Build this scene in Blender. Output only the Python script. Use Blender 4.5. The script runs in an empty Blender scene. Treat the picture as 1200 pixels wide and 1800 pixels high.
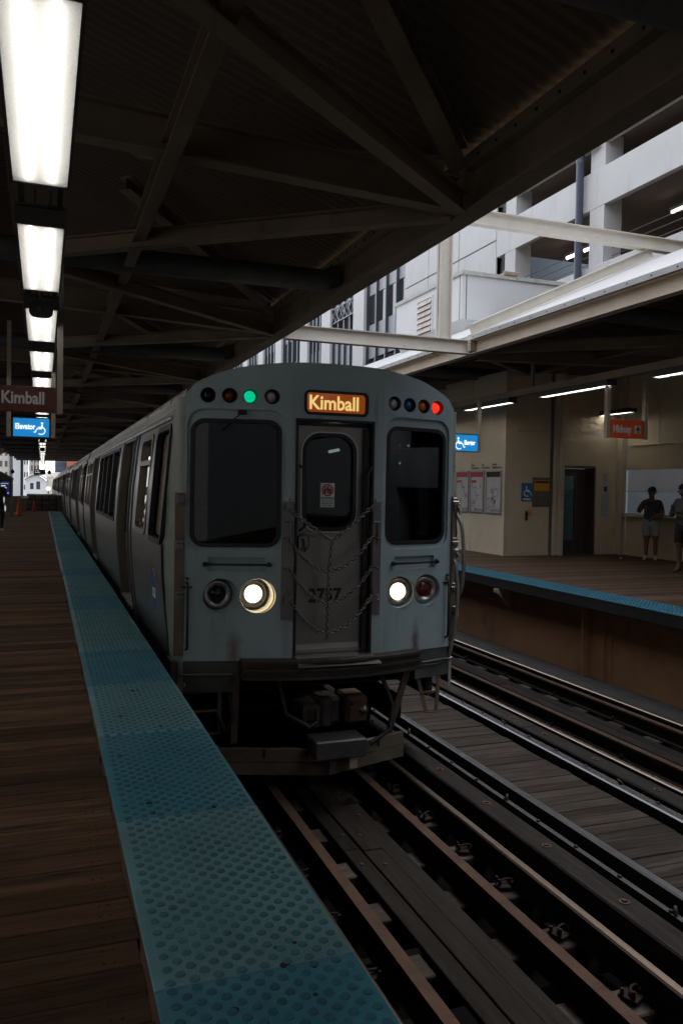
import bpy, bmesh, math, random
from mathutils import Vector, Matrix
from mathutils.geometry import tessellate_polygon, delaunay_2d_cdt
R = math.radians
random.seed(7)
sc = bpy.context.scene
COL = sc.collection

# ------------------------------------------------------------------ camera
H = 1.42
yaw, pit, rol = R(20.3), R(-1.6), R(0.98)
fw = Vector((math.sin(yaw)*math.cos(pit), math.cos(yaw)*math.cos(pit), math.sin(pit)))
rt0 = Vector((math.cos(yaw), -math.sin(yaw), 0))
up0 = rt0.cross(fw)
rt = rt0*math.cos(rol) + up0*math.sin(rol)
up = -rt0*math.sin(rol) + up0*math.cos(rol)
cd = bpy.data.cameras.new('camera'); cam = bpy.data.objects.new('camera', cd); COL.objects.link(cam)
mw = Matrix((rt, up, -fw)).transposed().to_4x4(); mw.translation = (0, 0, H)
cam.matrix_world = mw
cd.sensor_fit = 'HORIZONTAL'; cd.sensor_width = 24; cd.lens = 28.4
cd.clip_start = 0.05; cd.clip_end = 3000
cd.dof.use_dof = False
sc.camera = cam

# ------------------------------------------------------------------ sky, sun, exposure
world = bpy.data.worlds.new('World'); sc.world = world; world.use_nodes = True
wn = world.node_tree.nodes; wl = world.node_tree.links; wn.clear()
wo = wn.new('ShaderNodeOutputWorld'); bg = wn.new('ShaderNodeBackground'); sky = wn.new('ShaderNodeTexSky')
sky.sky_type = 'NISHITA'; sky.sun_disc = False
SUN_EL, SUN_AZ = R(52), R(60)
sky.sun_elevation = SUN_EL; sky.sun_rotation = SUN_AZ
sky.air_density = 1.0; sky.dust_density = 1.5; sky.ozone_density = 1.0
hs = wn.new('ShaderNodeHueSaturation'); hs.inputs['Saturation'].default_value = 0.22
wl.new(sky.outputs[0], hs.inputs['Color']); wl.new(hs.outputs[0], bg.inputs['Color'])
bg.inputs['Strength'].default_value = 0.13
wl.new(bg.outputs[0], wo.inputs[0])
sd = bpy.data.lights.new('sun', 'SUN'); sd.energy = 0.6; sd.angle = R(25); sd.color = (1.0, 0.96, 0.9)
sun = bpy.data.objects.new('sun', sd); COL.objects.link(sun)
sun.rotation_euler = (R(90)-SUN_EL, 0, math.pi - SUN_AZ)
sc.view_settings.view_transform = 'Standard'; sc.view_settings.look = 'None'
sc.view_settings.gamma = 1.0; sc.view_settings.use_curve_mapping = False
sc.view_settings.exposure = 2.4
sc.render.engine = 'CYCLES'
sc.cycles.use_denoising = True
try: sc.cycles.denoiser = 'OPENIMAGEDENOISE'
except Exception: pass
sc.cycles.max_bounces = 8; sc.cycles.diffuse_bounces = 4; sc.cycles.glossy_bounces = 4
sc.cycles.transmission_bounces = 4; sc.cycles.transparent_max_bounces = 12
sc.cycles.caustics_reflective = False; sc.cycles.caustics_refractive = False
sc.cycles.sample_clamp_indirect = 4.0

# ------------------------------------------------------------------ materials
MATS = {}
def M(name, col, rough=0.6, metal=0.0, var=0.25, scale=4.0, stretch=(1, 1, 1), bump=0.0, bscale=60.0,
      col2=None, c2lo=0.55, c2hi=0.75, c2scale=3.0, c2stretch=None, rnd=0.0, island=False, emit=0.0, spec=0.5, coat=0.0, rvar=0.0):
    if name in MATS: return MATS[name]
    m = bpy.data.materials.new(name); m.use_nodes = True; MATS[name] = m
    nt = m.node_tree; n = nt.nodes; l = nt.links
    b = n['Principled BSDF']
    b.inputs['Roughness'].default_value = rough; b.inputs['Metallic'].default_value = metal
    b.inputs['Specular IOR Level'].default_value = spec
    b.inputs['Coat Weight'].default_value = coat
    c4 = (col[0], col[1], col[2], 1)
    b.inputs['Base Color'].default_value = c4
    if emit:
        b.inputs['Emission Color'].default_value = c4; b.inputs['Emission Strength'].default_value = emit
        return m
    tc = n.new('ShaderNodeTexCoord'); oi = n.new('ShaderNodeObjectInfo')
    ad = n.new('ShaderNodeVectorMath'); ad.operation = 'MULTIPLY_ADD'
    cmb = n.new('ShaderNodeCombineXYZ')
    for i in range(3): l.new(oi.outputs['Random'], cmb.inputs[i])
    l.new(cmb.outputs[0], ad.inputs[0]); ad.inputs[1].default_value = (37, 53, 71); l.new(tc.outputs['Object'], ad.inputs[2])
    def noise(sc_, st, det=6.0):
        mp = n.new('ShaderNodeVectorMath'); mp.operation = 'MULTIPLY'
        mp.inputs[1].default_value = (st[0]*sc_, st[1]*sc_, st[2]*sc_)
        l.new(ad.outputs[0], mp.inputs[0])
        t = n.new('ShaderNodeTexNoise'); t.inputs['Scale'].default_value = 1.0; t.inputs['Detail'].default_value = det
        t.inputs['Roughness'].default_value = 0.6
        l.new(mp.outputs[0], t.inputs['Vector']); return t.outputs['Fac']
    cur = None
    if var:
        f = noise(scale, stretch)
        mr = n.new('ShaderNodeMapRange'); mr.inputs[1].default_value = 0.25; mr.inputs[2].default_value = 0.75
        mr.inputs[3].default_value = 1-var; mr.inputs[4].default_value = 1+var
        l.new(f, mr.inputs[0])
        v = n.new('ShaderNodeVectorMath'); v.operation = 'SCALE'; v.inputs[0].default_value = col
        l.new(mr.outputs[0], v.inputs['Scale']); cur = v.outputs[0]
    if rnd:
        src = oi.outputs['Random']
        if island:
            g = n.new('ShaderNodeNewGeometry'); src = g.outputs['Random Per Island']
        mr = n.new('ShaderNodeMapRange'); mr.inputs[3].default_value = 1-rnd; mr.inputs[4].default_value = 1+rnd
        l.new(src, mr.inputs[0])
        v = n.new('ShaderNodeVectorMath'); v.operation = 'SCALE'
        if cur is None: v.inputs[0].default_value = col
        else: l.new(cur, v.inputs[0])
        l.new(mr.outputs[0], v.inputs['Scale']); cur = v.outputs[0]
    if col2 is not None:
        f = noise(c2scale, c2stretch or stretch, 8.0)
        mr = n.new('ShaderNodeMapRange'); mr.inputs[1].default_value = c2lo; mr.inputs[2].default_value = c2hi
        l.new(f, mr.inputs[0])
        mx = n.new('ShaderNodeMix'); mx.data_type = 'RGBA'
        l.new(mr.outputs[0], mx.inputs[0])
        if cur is None: mx.inputs[6].default_value = c4
        else: l.new(cur, mx.inputs[6])
        mx.inputs[7].default_value = (col2[0], col2[1], col2[2], 1); cur = mx.outputs[2]
    if cur is not None: l.new(cur, b.inputs['Base Color'])
    if rvar:
        f = noise(scale*1.7, stretch)
        mr = n.new('ShaderNodeMapRange'); mr.inputs[1].default_value = .3; mr.inputs[2].default_value = .7
        mr.inputs[3].default_value = max(0.02, rough-rvar); mr.inputs[4].default_value = min(1, rough+rvar)
        l.new(f, mr.inputs[0]); l.new(mr.outputs[0], b.inputs['Roughness'])
    if bump:
        f = noise(bscale, stretch, 4.0)
        bp = n.new('ShaderNodeBump'); bp.inputs['Strength'].default_value = bump; bp.inputs['Distance'].default_value = 0.01
        l.new(f, bp.inputs['Height']); l.new(bp.outputs[0], b.inputs['Normal'])
    return m

def glass_mat(name, tint=(0.35, 0.4, 0.4), rough=0.02, thru=0.8):
    if name in MATS: return MATS[name]
    m = bpy.data.materials.new(name); m.use_nodes = True; MATS[name] = m
    nt = m.node_tree; n = nt.nodes; l = nt.links; n.clear()
    o = n.new('ShaderNodeOutputMaterial'); t = n.new('ShaderNodeBsdfTransparent'); g = n.new('ShaderNodeBsdfGlossy')
    t.inputs[0].default_value = (*tint, 1); g.inputs['Roughness'].default_value = rough; g.inputs[0].default_value = (.9, .95, .95, 1)
    fr = n.new('ShaderNodeFresnel'); fr.inputs[0].default_value = 1.5
    mx = n.new('ShaderNodeMixShader'); l.new(fr.outputs[0], mx.inputs[0]); l.new(t.outputs[0], mx.inputs[1]); l.new(g.outputs[0], mx.inputs[2])
    l.new(mx.outputs[0], o.inputs[0]); return m

def diffuser_mat(name):
    m = bpy.data.materials.new(name); m.use_nodes = True; MATS[name] = m
    nt = m.node_tree; n = nt.nodes; l = nt.links; n.clear()
    o = n.new('ShaderNodeOutputMaterial'); t = n.new('ShaderNodeBsdfTransparent'); g = n.new('ShaderNodeBsdfTranslucent')
    t.inputs[0].default_value = (.95, .95, .95, 1); g.inputs[0].default_value = (.50, .495, .48, 1)
    tc = n.new('ShaderNodeTexCoord'); vo = n.new('ShaderNodeTexVoronoi'); vo.inputs['Scale'].default_value = 110
    l.new(tc.outputs['Object'], vo.inputs['Vector'])
    mr = n.new('ShaderNodeMapRange'); mr.inputs[3].default_value = .72; mr.inputs[4].default_value = .9; mr.inputs[2].default_value = .7
    l.new(vo.outputs['Distance'], mr.inputs[0])
    mx = n.new('ShaderNodeMixShader'); l.new(mr.outputs[0], mx.inputs[0])
    l.new(t.outputs[0], mx.inputs[1]); l.new(g.outputs[0], mx.inputs[2])
    l.new(mx.outputs[0], o.inputs[0]); return m

# ------------------------------------------------------------------ mesh builder
class MB:
    def __init__(s): s.v = []; s.f = []; s.mi = []; s.smooth = []
    def add(s, vs, fs, mi=0, sm=False):
        o = len(s.v); s.v += [tuple(v) for v in vs]
        for f in fs: s.f.append([i+o for i in f]); s.mi.append(mi); s.smooth.append(sm)
        return s
    def box(s, x0, x1, y0, y1, z0, z1, mi=0):
        vs = [(x0,y0,z0),(x1,y0,z0),(x1,y1,z0),(x0,y1,z0),(x0,y0,z1),(x1,y0,z1),(x1,y1,z1),(x0,y1,z1)]
        return s.add(vs, [(0,3,2,1),(4,5,6,7),(0,1,5,4),(1,2,6,5),(2,3,7,6),(3,0,4,7)], mi)
    def bbox(s, x0, x1, y0, y1, z0, z1, b=0.004, mi=0):
        # chamfered box
        vs = []; 
        def pt(x, y, z, ax):
            return (x, y, z)
        X=(x0,x1);Y=(y0,y1);Z=(z0,z1); idx={}
        for i in (0,1):
            for j in (0,1):
                for k in (0,1):
                    sx=b if i==0 else -b; sy=b if j==0 else -b; sz=b if k==0 else -b
                    idx[i,j,k]=len(vs)
                    vs += [(X[i],Y[j]+sy,Z[k]+sz),(X[i]+sx,Y[j],Z[k]+sz),(X[i]+sx,Y[j]+sy,Z[k])]
        q = idx; f = []
        f.append([q[0,0,0],q[0,0,1],q[0,1,1],q[0,1,0]]); f.append([q[1,0,0],q[1,1,0],q[1,1,1],q[1,0,1]])
        f.append([q[0,0,0]+1,q[1,0,0]+1,q[1,0,1]+1,q[0,0,1]+1]); f.append([q[0,1,0]+1,q[0,1,1]+1,q[1,1,1]+1,q[1,1,0]+1])
        f.append([q[0,0,0]+2,q[0,1,0]+2,q[1,1,0]+2,q[1,0,0]+2]); f.append([q[0,0,1]+2,q[1,0,1]+2,q[1,1,1]+2,q[0,1,1]+2])
        for j in (0,1):
            for k in (0,1): f.append([q[0,j,k]+1,q[0,j,k]+2,q[1,j,k]+2,q[1,j,k]+1])
        for i in (0,1):
            for k in (0,1): f.append([q[i,0,k]+0,q[i,0,k]+2,q[i,1,k]+2,q[i,1,k]+0])
            for j in (0,1): f.append([q[i,j,0]+0,q[i,j,0]+1,q[i,j,1]+1,q[i,j,1]+0])
        for key in q: f.append([q[key],q[key]+1,q[key]+2])
        return s.add(vs, f, mi)
    def beam(s, a, b, w, h, mi=0, up=(0, 0, 1)):
        a = Vector(a); b = Vector(b); d = (b-a).normalized(); u = Vector(up)
        r = d.cross(u).normalized(); u = r.cross(d)
        vs = []
        for p in (a, b):
            for sx, sz in ((-1,-1),(1,-1),(1,1),(-1,1)): vs.append(p + r*(sx*w/2) + u*(sz*h/2))
        return s.add(vs, [(0,1,2,3),(7,6,5,4),(0,4,5,1),(1,5,6,2),(2,6,7,3),(3,7,4,0)], mi)
    def ibeam(s, a, b, w, h, tf=0.02, tw=0.014, mi=0, roll=0.0):
        a = Vector(a); b = Vector(b)
        z = Vector((0, 0, 1))
        s.beam(a+z*(-h/2+tf/2), b+z*(-h/2+tf/2), w, tf, mi); s.beam(a+z*(h/2-tf/2), b+z*(h/2-tf/2), w, tf, mi)
        s.beam(a, b, tw, h-2*tf, mi); return s
    def tube(s, pts, r, seg=8, mi=0, cap=True, sm=True):
        pts = [Vector(p) for p in pts]; rings = []
        prev = None
        for i, p in enumerate(pts):
            d = (pts[min(i+1, len(pts)-1)] - pts[max(i-1, 0)]).normalized()
            if prev is None:
                ref = Vector((0, 0, 1)) if abs(d.z) < 0.9 else Vector((1, 0, 0))
                u = d.cross(ref).normalized()
            else:
                u = (prev - d*prev.dot(d)).normalized()
            prev = u; w = d.cross(u)
            rr = r[i] if isinstance(r, (list, tuple)) else r
            rings.append([p + u*(rr*math.cos(2*math.pi*k/seg)) + w*(rr*math.sin(2*math.pi*k/seg)) for k in range(seg)])
        vs = [v for rg in rings for v in rg]; fs = []
        for i in range(len(pts)-1):
            for k in range(seg): fs.append((i*seg+k, i*seg+(k+1) % seg, (i+1)*seg+(k+1) % seg, (i+1)*seg+k))
        s.add(vs, fs, mi, sm)
        if cap:
            s.add(rings[0], [list(range(seg))[::-1]], mi); s.add(rings[-1], [list(range(seg))], mi)
        return s
    def lathe(s, o, ax, prof, seg=20, mi=0, sm=True, cap0=False, cap1=False):
        # prof: list of (radius, distance along axis)
        o = Vector(o); d = Vector(ax).normalized()
        ref = Vector((0, 0, 1)) if abs(d.z) < 0.9 else Vector((1, 0, 0))
        u = d.cross(ref).normalized(); w = d.cross(u)
        vs = []; fs = []
        for r, t in prof:
            for k in range(seg):
                an = 2*math.pi*k/seg; vs.append(o + d*t + u*(r*math.cos(an)) + w*(r*math.sin(an)))
        for i in range(len(prof)-1):
            for k in range(seg): fs.append((i*seg+k, i*seg+(k+1) % seg, (i+1)*seg+(k+1) % seg, (i+1)*seg+k))
        s.add(vs, fs, mi, sm)
        if cap0: s.add(vs[:seg], [list(range(seg))[::-1]], mi)
        if cap1: s.add(vs[-seg:], [list(range(seg))], mi)
        return s
    def plate(s, loops, fn, t, mi=0, mi_side=None):
        # loops: list of 2D loops (first outer, others holes); fn(u,v,d)->3D with depth d
        pts = [p for lp in loops for p in lp]
        n = len(pts)
        if len(loops) == 1: tris = tessellate_polygon([[Vector((p[0], p[1], 0)) for p in loops[0]]])
        else:
            ed = []; o = 0
            for lp in loops:
                k = len(lp); ed += [(o+i, o+(i+1) % k) for i in range(k)]; o += k
            rs = delaunay_2d_cdt([Vector((p[0], p[1])) for p in pts], ed, [], 0, 1e-7)
            tris = []
            for f in rs[2]:
                if any(not rs[3][i] for i in f): continue
                q = [rs[3][i][0] for i in f]
                cx_ = sum(pts[i][0] for i in q)/3; cy_ = sum(pts[i][1] for i in q)/3; ins = False
                for lp in loops:
                    for i in range(len(lp)):
                        (ax, ay), (bx_, by_) = lp[i], lp[i-1]
                        if (ay > cy_) != (by_ > cy_) and cx_ < (bx_-ax)*(cy_-ay)/(by_-ay)+ax: ins = not ins
                if ins: tris.append(tuple(q))
        vs = [fn(p[0], p[1], 0) for p in pts] + [fn(p[0], p[1], t) for p in pts]
        fs = []
        for tr in tris:
            a, b, c = tr
            ar = (pts[b][0]-pts[a][0])*(pts[c][1]-pts[a][1])-(pts[c][0]-pts[a][0])*(pts[b][1]-pts[a][1])
            if ar < 0: a, b, c = a, c, b
            fs.append((a, b, c)); 
            if t: fs.append((c+n, b+n, a+n))
        s.add(vs if t else vs[:n], fs, mi)
        if t:
            o = 0; fs = []
            for li, lp in enumerate(loops):
                k = len(lp)
                ar = sum(lp[i][0]*lp[(i+1) % k][1]-lp[(i+1) % k][0]*lp[i][1] for i in range(k))
                flip = (ar > 0) != (li > 0)
                for i in range(k):
                    a = o+i; b = o+(i+1) % k
                    fs.append((a, a+n, b+n, b) if flip else (a, b, b+n, a+n))
                o += k
            s.add(vs, fs, mi if mi_side is None else mi_side)
        return s
    def build(s, name, mats, parent=None, world=True, loc=None):
        me = bpy.data.meshes.new(name)
        off = Vector((0, 0, 0))
        if parent is not None and world: off = wloc(parent)
        if loc is not None: off = Vector(loc)
        me.from_pydata([(v[0]-off.x, v[1]-off.y, v[2]-off.z) for v in s.v], [], s.f)
        if not isinstance(mats, (list, tuple)): mats = [mats]
        for m in mats: me.materials.append(m)
        me.polygons.foreach_set('material_index', s.mi); me.polygons.foreach_set('use_smooth', s.smooth)
        me.update()
        o = bpy.data.objects.new(name, me); COL.objects.link(o)
        if parent is not None: o.parent = parent
        if loc is not None: o.location = Vector(loc) - (wloc(parent) if parent is not None else Vector((0,0,0)))
        return o
def wloc(o):
    v = Vector(o.location)
    while o.parent is not None: o = o.parent; v = v + o.location
    return v
def tag(o, label, cat, group=None):
    o['label'] = label; o['category'] = cat
    if group: o['group'] = group
    return o
def empty(name, loc=(0, 0, 0), label=None, cat=None, group=None, kind=None):
    o = bpy.data.objects.new(name, None); COL.objects.link(o); o.location = loc; o.empty_display_size = .2
    if label: tag(o, label, cat, group)
    if kind: o['kind'] = kind
    return o
def struct(o): o['kind'] = 'structure'; return o
def copy_tree(o, parent=None):
    c = o.copy(); COL.objects.link(c); c.parent = parent
    for ch in list(o.children): copy_tree(ch, c)
    return c
def share(name, me_obj, parent, loc):
    o = bpy.data.objects.new(name, me_obj.data); COL.objects.link(o); o.parent = parent
    o.location = loc; return o
def rrect(x0, x1, z0, z1, r, n=6):
    p = []
    for cx_, cz_, a0 in ((x1-r, z0+r, -90), (x1-r, z1-r, 0), (x0+r, z1-r, 90), (x0+r, z0+r, 180)):
        for i in range(n+1):
            a = R(a0+90*i/n); p.append((cx_+r*math.cos(a), cz_+r*math.sin(a)))
    return p
def circ(x, z, r, n=24): return [(x+r*math.cos(2*math.pi*i/n), z+r*math.sin(2*math.pi*i/n)) for i in range(n)]
def lerp(tab, t):
    if t <= tab[0][0]: return tab[0][1]
    for (a, va), (b, vb) in zip(tab, tab[1:]):
        if t <= b: return va+(vb-va)*(t-a)/(b-a)
    return tab[-1][1]
DG = None
def text_mesh(name, body, size, mat, origin, xdir, zdir, parent=None, align='LEFT', depth=0.002, bold=0.0, sx=1.0):
    cu = bpy.data.curves.new(name+'_curve', 'FONT'); cu.body = body; cu.size = size; cu.align_x = align
    cu.extrude = depth; cu.offset = bold; cu.resolution_u = 3
    t = bpy.data.objects.new('tmp', cu); COL.objects.link(t)
    dg = bpy.context.evaluated_depsgraph_get(); dg.update()
    me = bpy.data.meshes.new_from_object(t.evaluated_get(dg)); bpy.data.objects.remove(t)
    x = Vector(xdir).normalized(); z = Vector(zdir).normalized(); y = x.cross(z)  # text local: x right, y up, z out
    nrm = x.cross(z)
    org = Vector(origin)
    off = wloc(parent) if parent is not None else Vector((0, 0, 0))
    for v in me.vertices:
        c = v.co.copy(); v.co = org + x*(c.x*sx) + z*c.y + nrm*c.z - off
    me.materials.clear(); me.materials.append(mat); me.name = name
    o = bpy.data.objects.new(name, me); COL.objects.link(o); o.parent = parent
    return o

# ------------------------------------------------------------------ material library
m_asphalt = M('asphalt', (.05, .05, .05), .9, var=.3, scale=1.5)
m_plank = M('platform_wood', (.19, .108, .063), .75, spec=0.12, var=.35, scale=7, stretch=(.35, 5, 1), rnd=.5, bump=.5, bscale=16, col2=(.05, .038, .03), c2lo=.48, c2hi=.70, c2scale=2.5, c2stretch=(.5, 4, 1), rvar=.14)
m_plank_far = M('platform_wood_far', (.16, .098, .062), .75, spec=0.15, var=.45, scale=7, stretch=(.35, 5, 1), rnd=.45, island=True, bump=.4, bscale=16)
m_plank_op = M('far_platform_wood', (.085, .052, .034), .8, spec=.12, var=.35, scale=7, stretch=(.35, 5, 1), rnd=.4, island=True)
m_walk = M('walkway_wood', (.026, .019, .015), .8, spec=0.1, var=.5, scale=6, stretch=(.4, 5, 1), rnd=.45, bump=.4, bscale=16, col2=(.05, .042, .04), c2lo=.5, c2hi=.75)
m_tie = M('tie_wood', (.05, .041, .035), .9, spec=0.1, var=.4, scale=6, stretch=(.5, 4, 1), rnd=.35, bump=.5, bscale=14)
m_timber = M('guard_timber', (.017, .014, .0125), .85, spec=0.12, var=.5, scale=5, stretch=(4, .4, 3), rnd=.25, bump=.4, bscale=16, col2=(.07, .068, .066), c2lo=.6, c2hi=.85)
m_board = M('track_board', (.017, .0135, .0115), .85, spec=0.1, var=.45, scale=5, stretch=(5, .4, 3), rnd=.3, bump=.4, bscale=16, col2=(.05, .024, .018), c2lo=.62, c2hi=.8)
m_dark = M('dark_steel', (.018, .017, .016), .6, .3, var=.4, scale=4, bump=.2)
m_rust = M('rusty_steel', (.078, .042, .026), .8, spec=.2, metal=.0, var=.35, scale=6, col2=(.035, .02, .014), c2lo=.5, c2hi=.8, bump=.25)
m_railside = M('rail_side', (.022, .016, .013), .9, 0, spec=.12, var=.4, scale=6, bump=.2)
m_railtop = M('polished_rail', (.20, .155, .125), .33, 1.0, var=.06, scale=2, stretch=(1, .3, 1))
m_shoe = M('third_rail_steel', (.15, .155, .165), .3, 1.0, var=.06, scale=2, stretch=(1, .3, 1))
m_girder = M('girder_paint', (.26, .13, .062), .75, var=.3, scale=1.2, col2=(.12, .05, .035), c2lo=.6, c2hi=.78, c2scale=1.4, bump=.15)
m_ballast = M('grime', (.03, .026, .022), .95, var=.4)
m_tile = M('tactile_teal', (.225, .50, .56), .55, spec=.2, var=.25, scale=2.2, col2=(.26, .48, .51), c2lo=.48, c2hi=.72, c2scale=2.6, rnd=.12, bump=.25, bscale=120)
m_tileb = M('tactile_blue', (.075, .36, .485), .5, spec=.3, var=.25, scale=2.2, col2=(.18, .45, .52), c2lo=.50, c2hi=.85, c2scale=2.3, rnd=.12, bump=.25, bscale=120)
m_dome = M('tactile_dome', (.10, .29, .335), .45, spec=.3, var=.35, scale=5, col2=(.03, .05, .055), c2lo=.66, c2hi=.72, c2scale=11)
m_domeb = M('tactile_dome_blue', (.05, .24, .33), .42, spec=.3, var=.35, scale=5, col2=(.03, .05, .055), c2lo=.7, c2hi=.76, c2scale=11)
m_canopy = M('canopy_paint', (.24, .185, .128), .7, var=.3, scale=1.5, col2=(.13, .085, .055), c2lo=.58, c2hi=.8, bump=.1)
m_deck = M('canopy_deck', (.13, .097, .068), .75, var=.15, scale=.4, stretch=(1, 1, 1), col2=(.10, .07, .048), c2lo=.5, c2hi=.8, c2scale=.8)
m_cream = M('cream_steel', (.72, .68, .60), .55, var=.12, scale=2, col2=(.42, .33, .24), c2lo=.66, c2hi=.82, c2scale=4)
m_duct = M('duct_grey', (.10, .10, .10), .6, .2, var=.3)
m_white = M('white_metal_sheet', (.52, .52, .52), .45, var=.06, col2=(.5, .48, .44), c2lo=.68, c2hi=.85)
m_gutter = M('gutter_grey', (.5, .51, .52), .45, .3, var=.15)

# ------------------------------------------------------------------ street far below
mb = MB(); mb.add([(-600,-300,-7),(600,-300,-7),(600,1500,-7),(-600,1500,-7)], [(0,1,2,3)])
struct(mb.build('street', m_asphalt))

# ------------------------------------------------------------------ near platform
plat = empty('platform_near', (-1.2, 0, 0), kind='structure')
PW = .1372
p = MB(); p.bbox(-3.2, .295, -.0665, .0665, -.045, 0, .0025)
for nx_ in (.22, .19, -.55, -.62, -1.4):
    for ny_ in (-.035, .035): p.lathe((nx_, ny_, -.0005), (0, 0, 1), [(.006, 0), (.005, .0012)], 6, mi=1, cap1=True)
first = None
NEAR0, NPL = .7, 150
for i in range(NPL):
    y = NEAR0 + i*PW
    jx = random.uniform(-.012, .004)
    if first is None: first = p.build('plank', [m_plank, m_dark], plat, world=False); first.location = (1.2, y, 0)
    else: share('plank', first, plat, (1.2+jx, y, random.uniform(-.0025, .0015)))
fb = MB(); fb.box(-3.2, .295, -42, NEAR0-.07, -.045, 0)
y = NEAR0 + NPL*PW
while y < 45.5:
    fb.box(-3.2, .295, y-.0677, y+.0677, -.045, random.uniform(-.002, .001)); y += PW
o = fb.build('planks', m_plank_far, plat); o['kind'] = 'stuff'
s = MB()
for x in (-3.0, -2.2, -1.4, -.6, .2, .82): s.box(x-.06, x+.06, 0, 45.5, -.34, -.046)
s.box(.84, .895, .0, 45.5, -.30, -.012)
s.build('joist', m_dark, plat)
g = MB(); g.box(.42, .45, 0, 95, -1.75, -.345); g.box(.3, .57, 0, 95, -1.78, -1.752)
for k in range(30): g.box(.452, .52, k*1.6, k*1.6+.02, -1.75, -.345)
g.build('girder', m_girder, plat)

m_ringt = M('tactile_ring', (.31, .52, .55), .55, spec=.3, var=.2, scale=3); m_ringb = M('tactile_ring_blue', (.15, .42, .52), .5, spec=.3, var=.2, scale=3)
def tile_mesh(name, dm, bm, rm):
    t = MB(); L = 1.213; W = .598
    t.bbox(0, W, 0, L-.004, 0, .010, .003, mi=0)
    pit = .0345
    nx, ny = 16, 35
    for j in range(ny):
        for i in range(nx):
            if (i+j) % 2: continue
            x = .047+i*pit; y_ = .02+j*pit
            if x > W-.03: continue
            r0, r1 = .0165, .0125; n = 10
            vs = []; 
            for r_, z_ in ((r0, .0102), (r1+.002, .0142), (r1-.002, .0150)):
                vs += [(x+r_*math.cos(2*math.pi*k/n), y_+r_*math.sin(2*math.pi*k/n), z_) for k in range(n)]
            fs = []
            for q in range(2):
                for k in range(n): fs.append((q*n+k, q*n+(k+1) % n, (q+1)*n+(k+1) % n, (q+1)*n+k))
            fs.append(tuple(range(2*n, 3*n)))
            t.add(vs, fs, 1)
            vs = [(x+r_*math.cos(2*math.pi*k/n), y_+r_*math.sin(2*math.pi*k/n), .0104) for r_ in (.0205, .0166) for k in range(n)]
            t.add(vs, [(k, (k+1) % n, (k+1) % n+n, k+n) for k in range(n)], 2)
    me = bpy.data.meshes.new(name); me.from_pydata(t.v, [], t.f); me.materials.append(bm); me.materials.append(dm); me.materials.append(rm)
    me.polygons.foreach_set('material_index', t.mi); me.update(); return me
TM = [tile_mesh('tactile_tile_teal', m_dome, m_tile, m_ringt), tile_mesh('tactile_tile_blue', m_domeb, m_tileb, m_ringb)]
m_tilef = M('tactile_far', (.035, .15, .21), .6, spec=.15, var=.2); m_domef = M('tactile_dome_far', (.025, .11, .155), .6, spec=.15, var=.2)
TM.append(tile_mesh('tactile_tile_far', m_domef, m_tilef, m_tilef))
TSEQ = [1, 1, 0, 1, 0, 1, 0, 0, 1, 0, 0, 1, 0, 0, 0, 1]
def tiles(parent, x0, y0, n, z, seq, flip=False):
    for k in range(n):
        o = bpy.data.objects.new('tactile_tile', TM[seq[k % len(seq)]]); COL.objects.link(o); o.parent = parent
        o.location = Vector((x0, y0+k*1.213, z)) - parent.location
        if flip:
            o.rotation_euler.z = math.pi; o.location += Vector((.598, 1.209, 0))
tiles(plat, .300, 2.25-2*1.213, 37, 0, TSEQ)
gm = MB(); rg = random.Random(11)
for _ in range(46):
    gx, gy = rg.uniform(.34, .87), 1.9+rg.random()**1.6*14; gr = rg.uniform(.006, .017)
    gm.lathe((gx, gy, .0106), (0, 0, 1), [(gr, 0), (gr*.8, .0012), (gr*.2, .0018)], 8, cap1=True)
o = gm.build('gum_spots', M('dried_gum', (.03, .028, .026), .8, var=.3), plat); o['kind'] = 'stuff'
wl_ = MB(); wl_.box(.288, .2985, 14, 45.3, .0005, .006); wl_.build('edge_line', M('edge_paint', (.6, .6, .58), .6, var=.3), plat)

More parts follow.
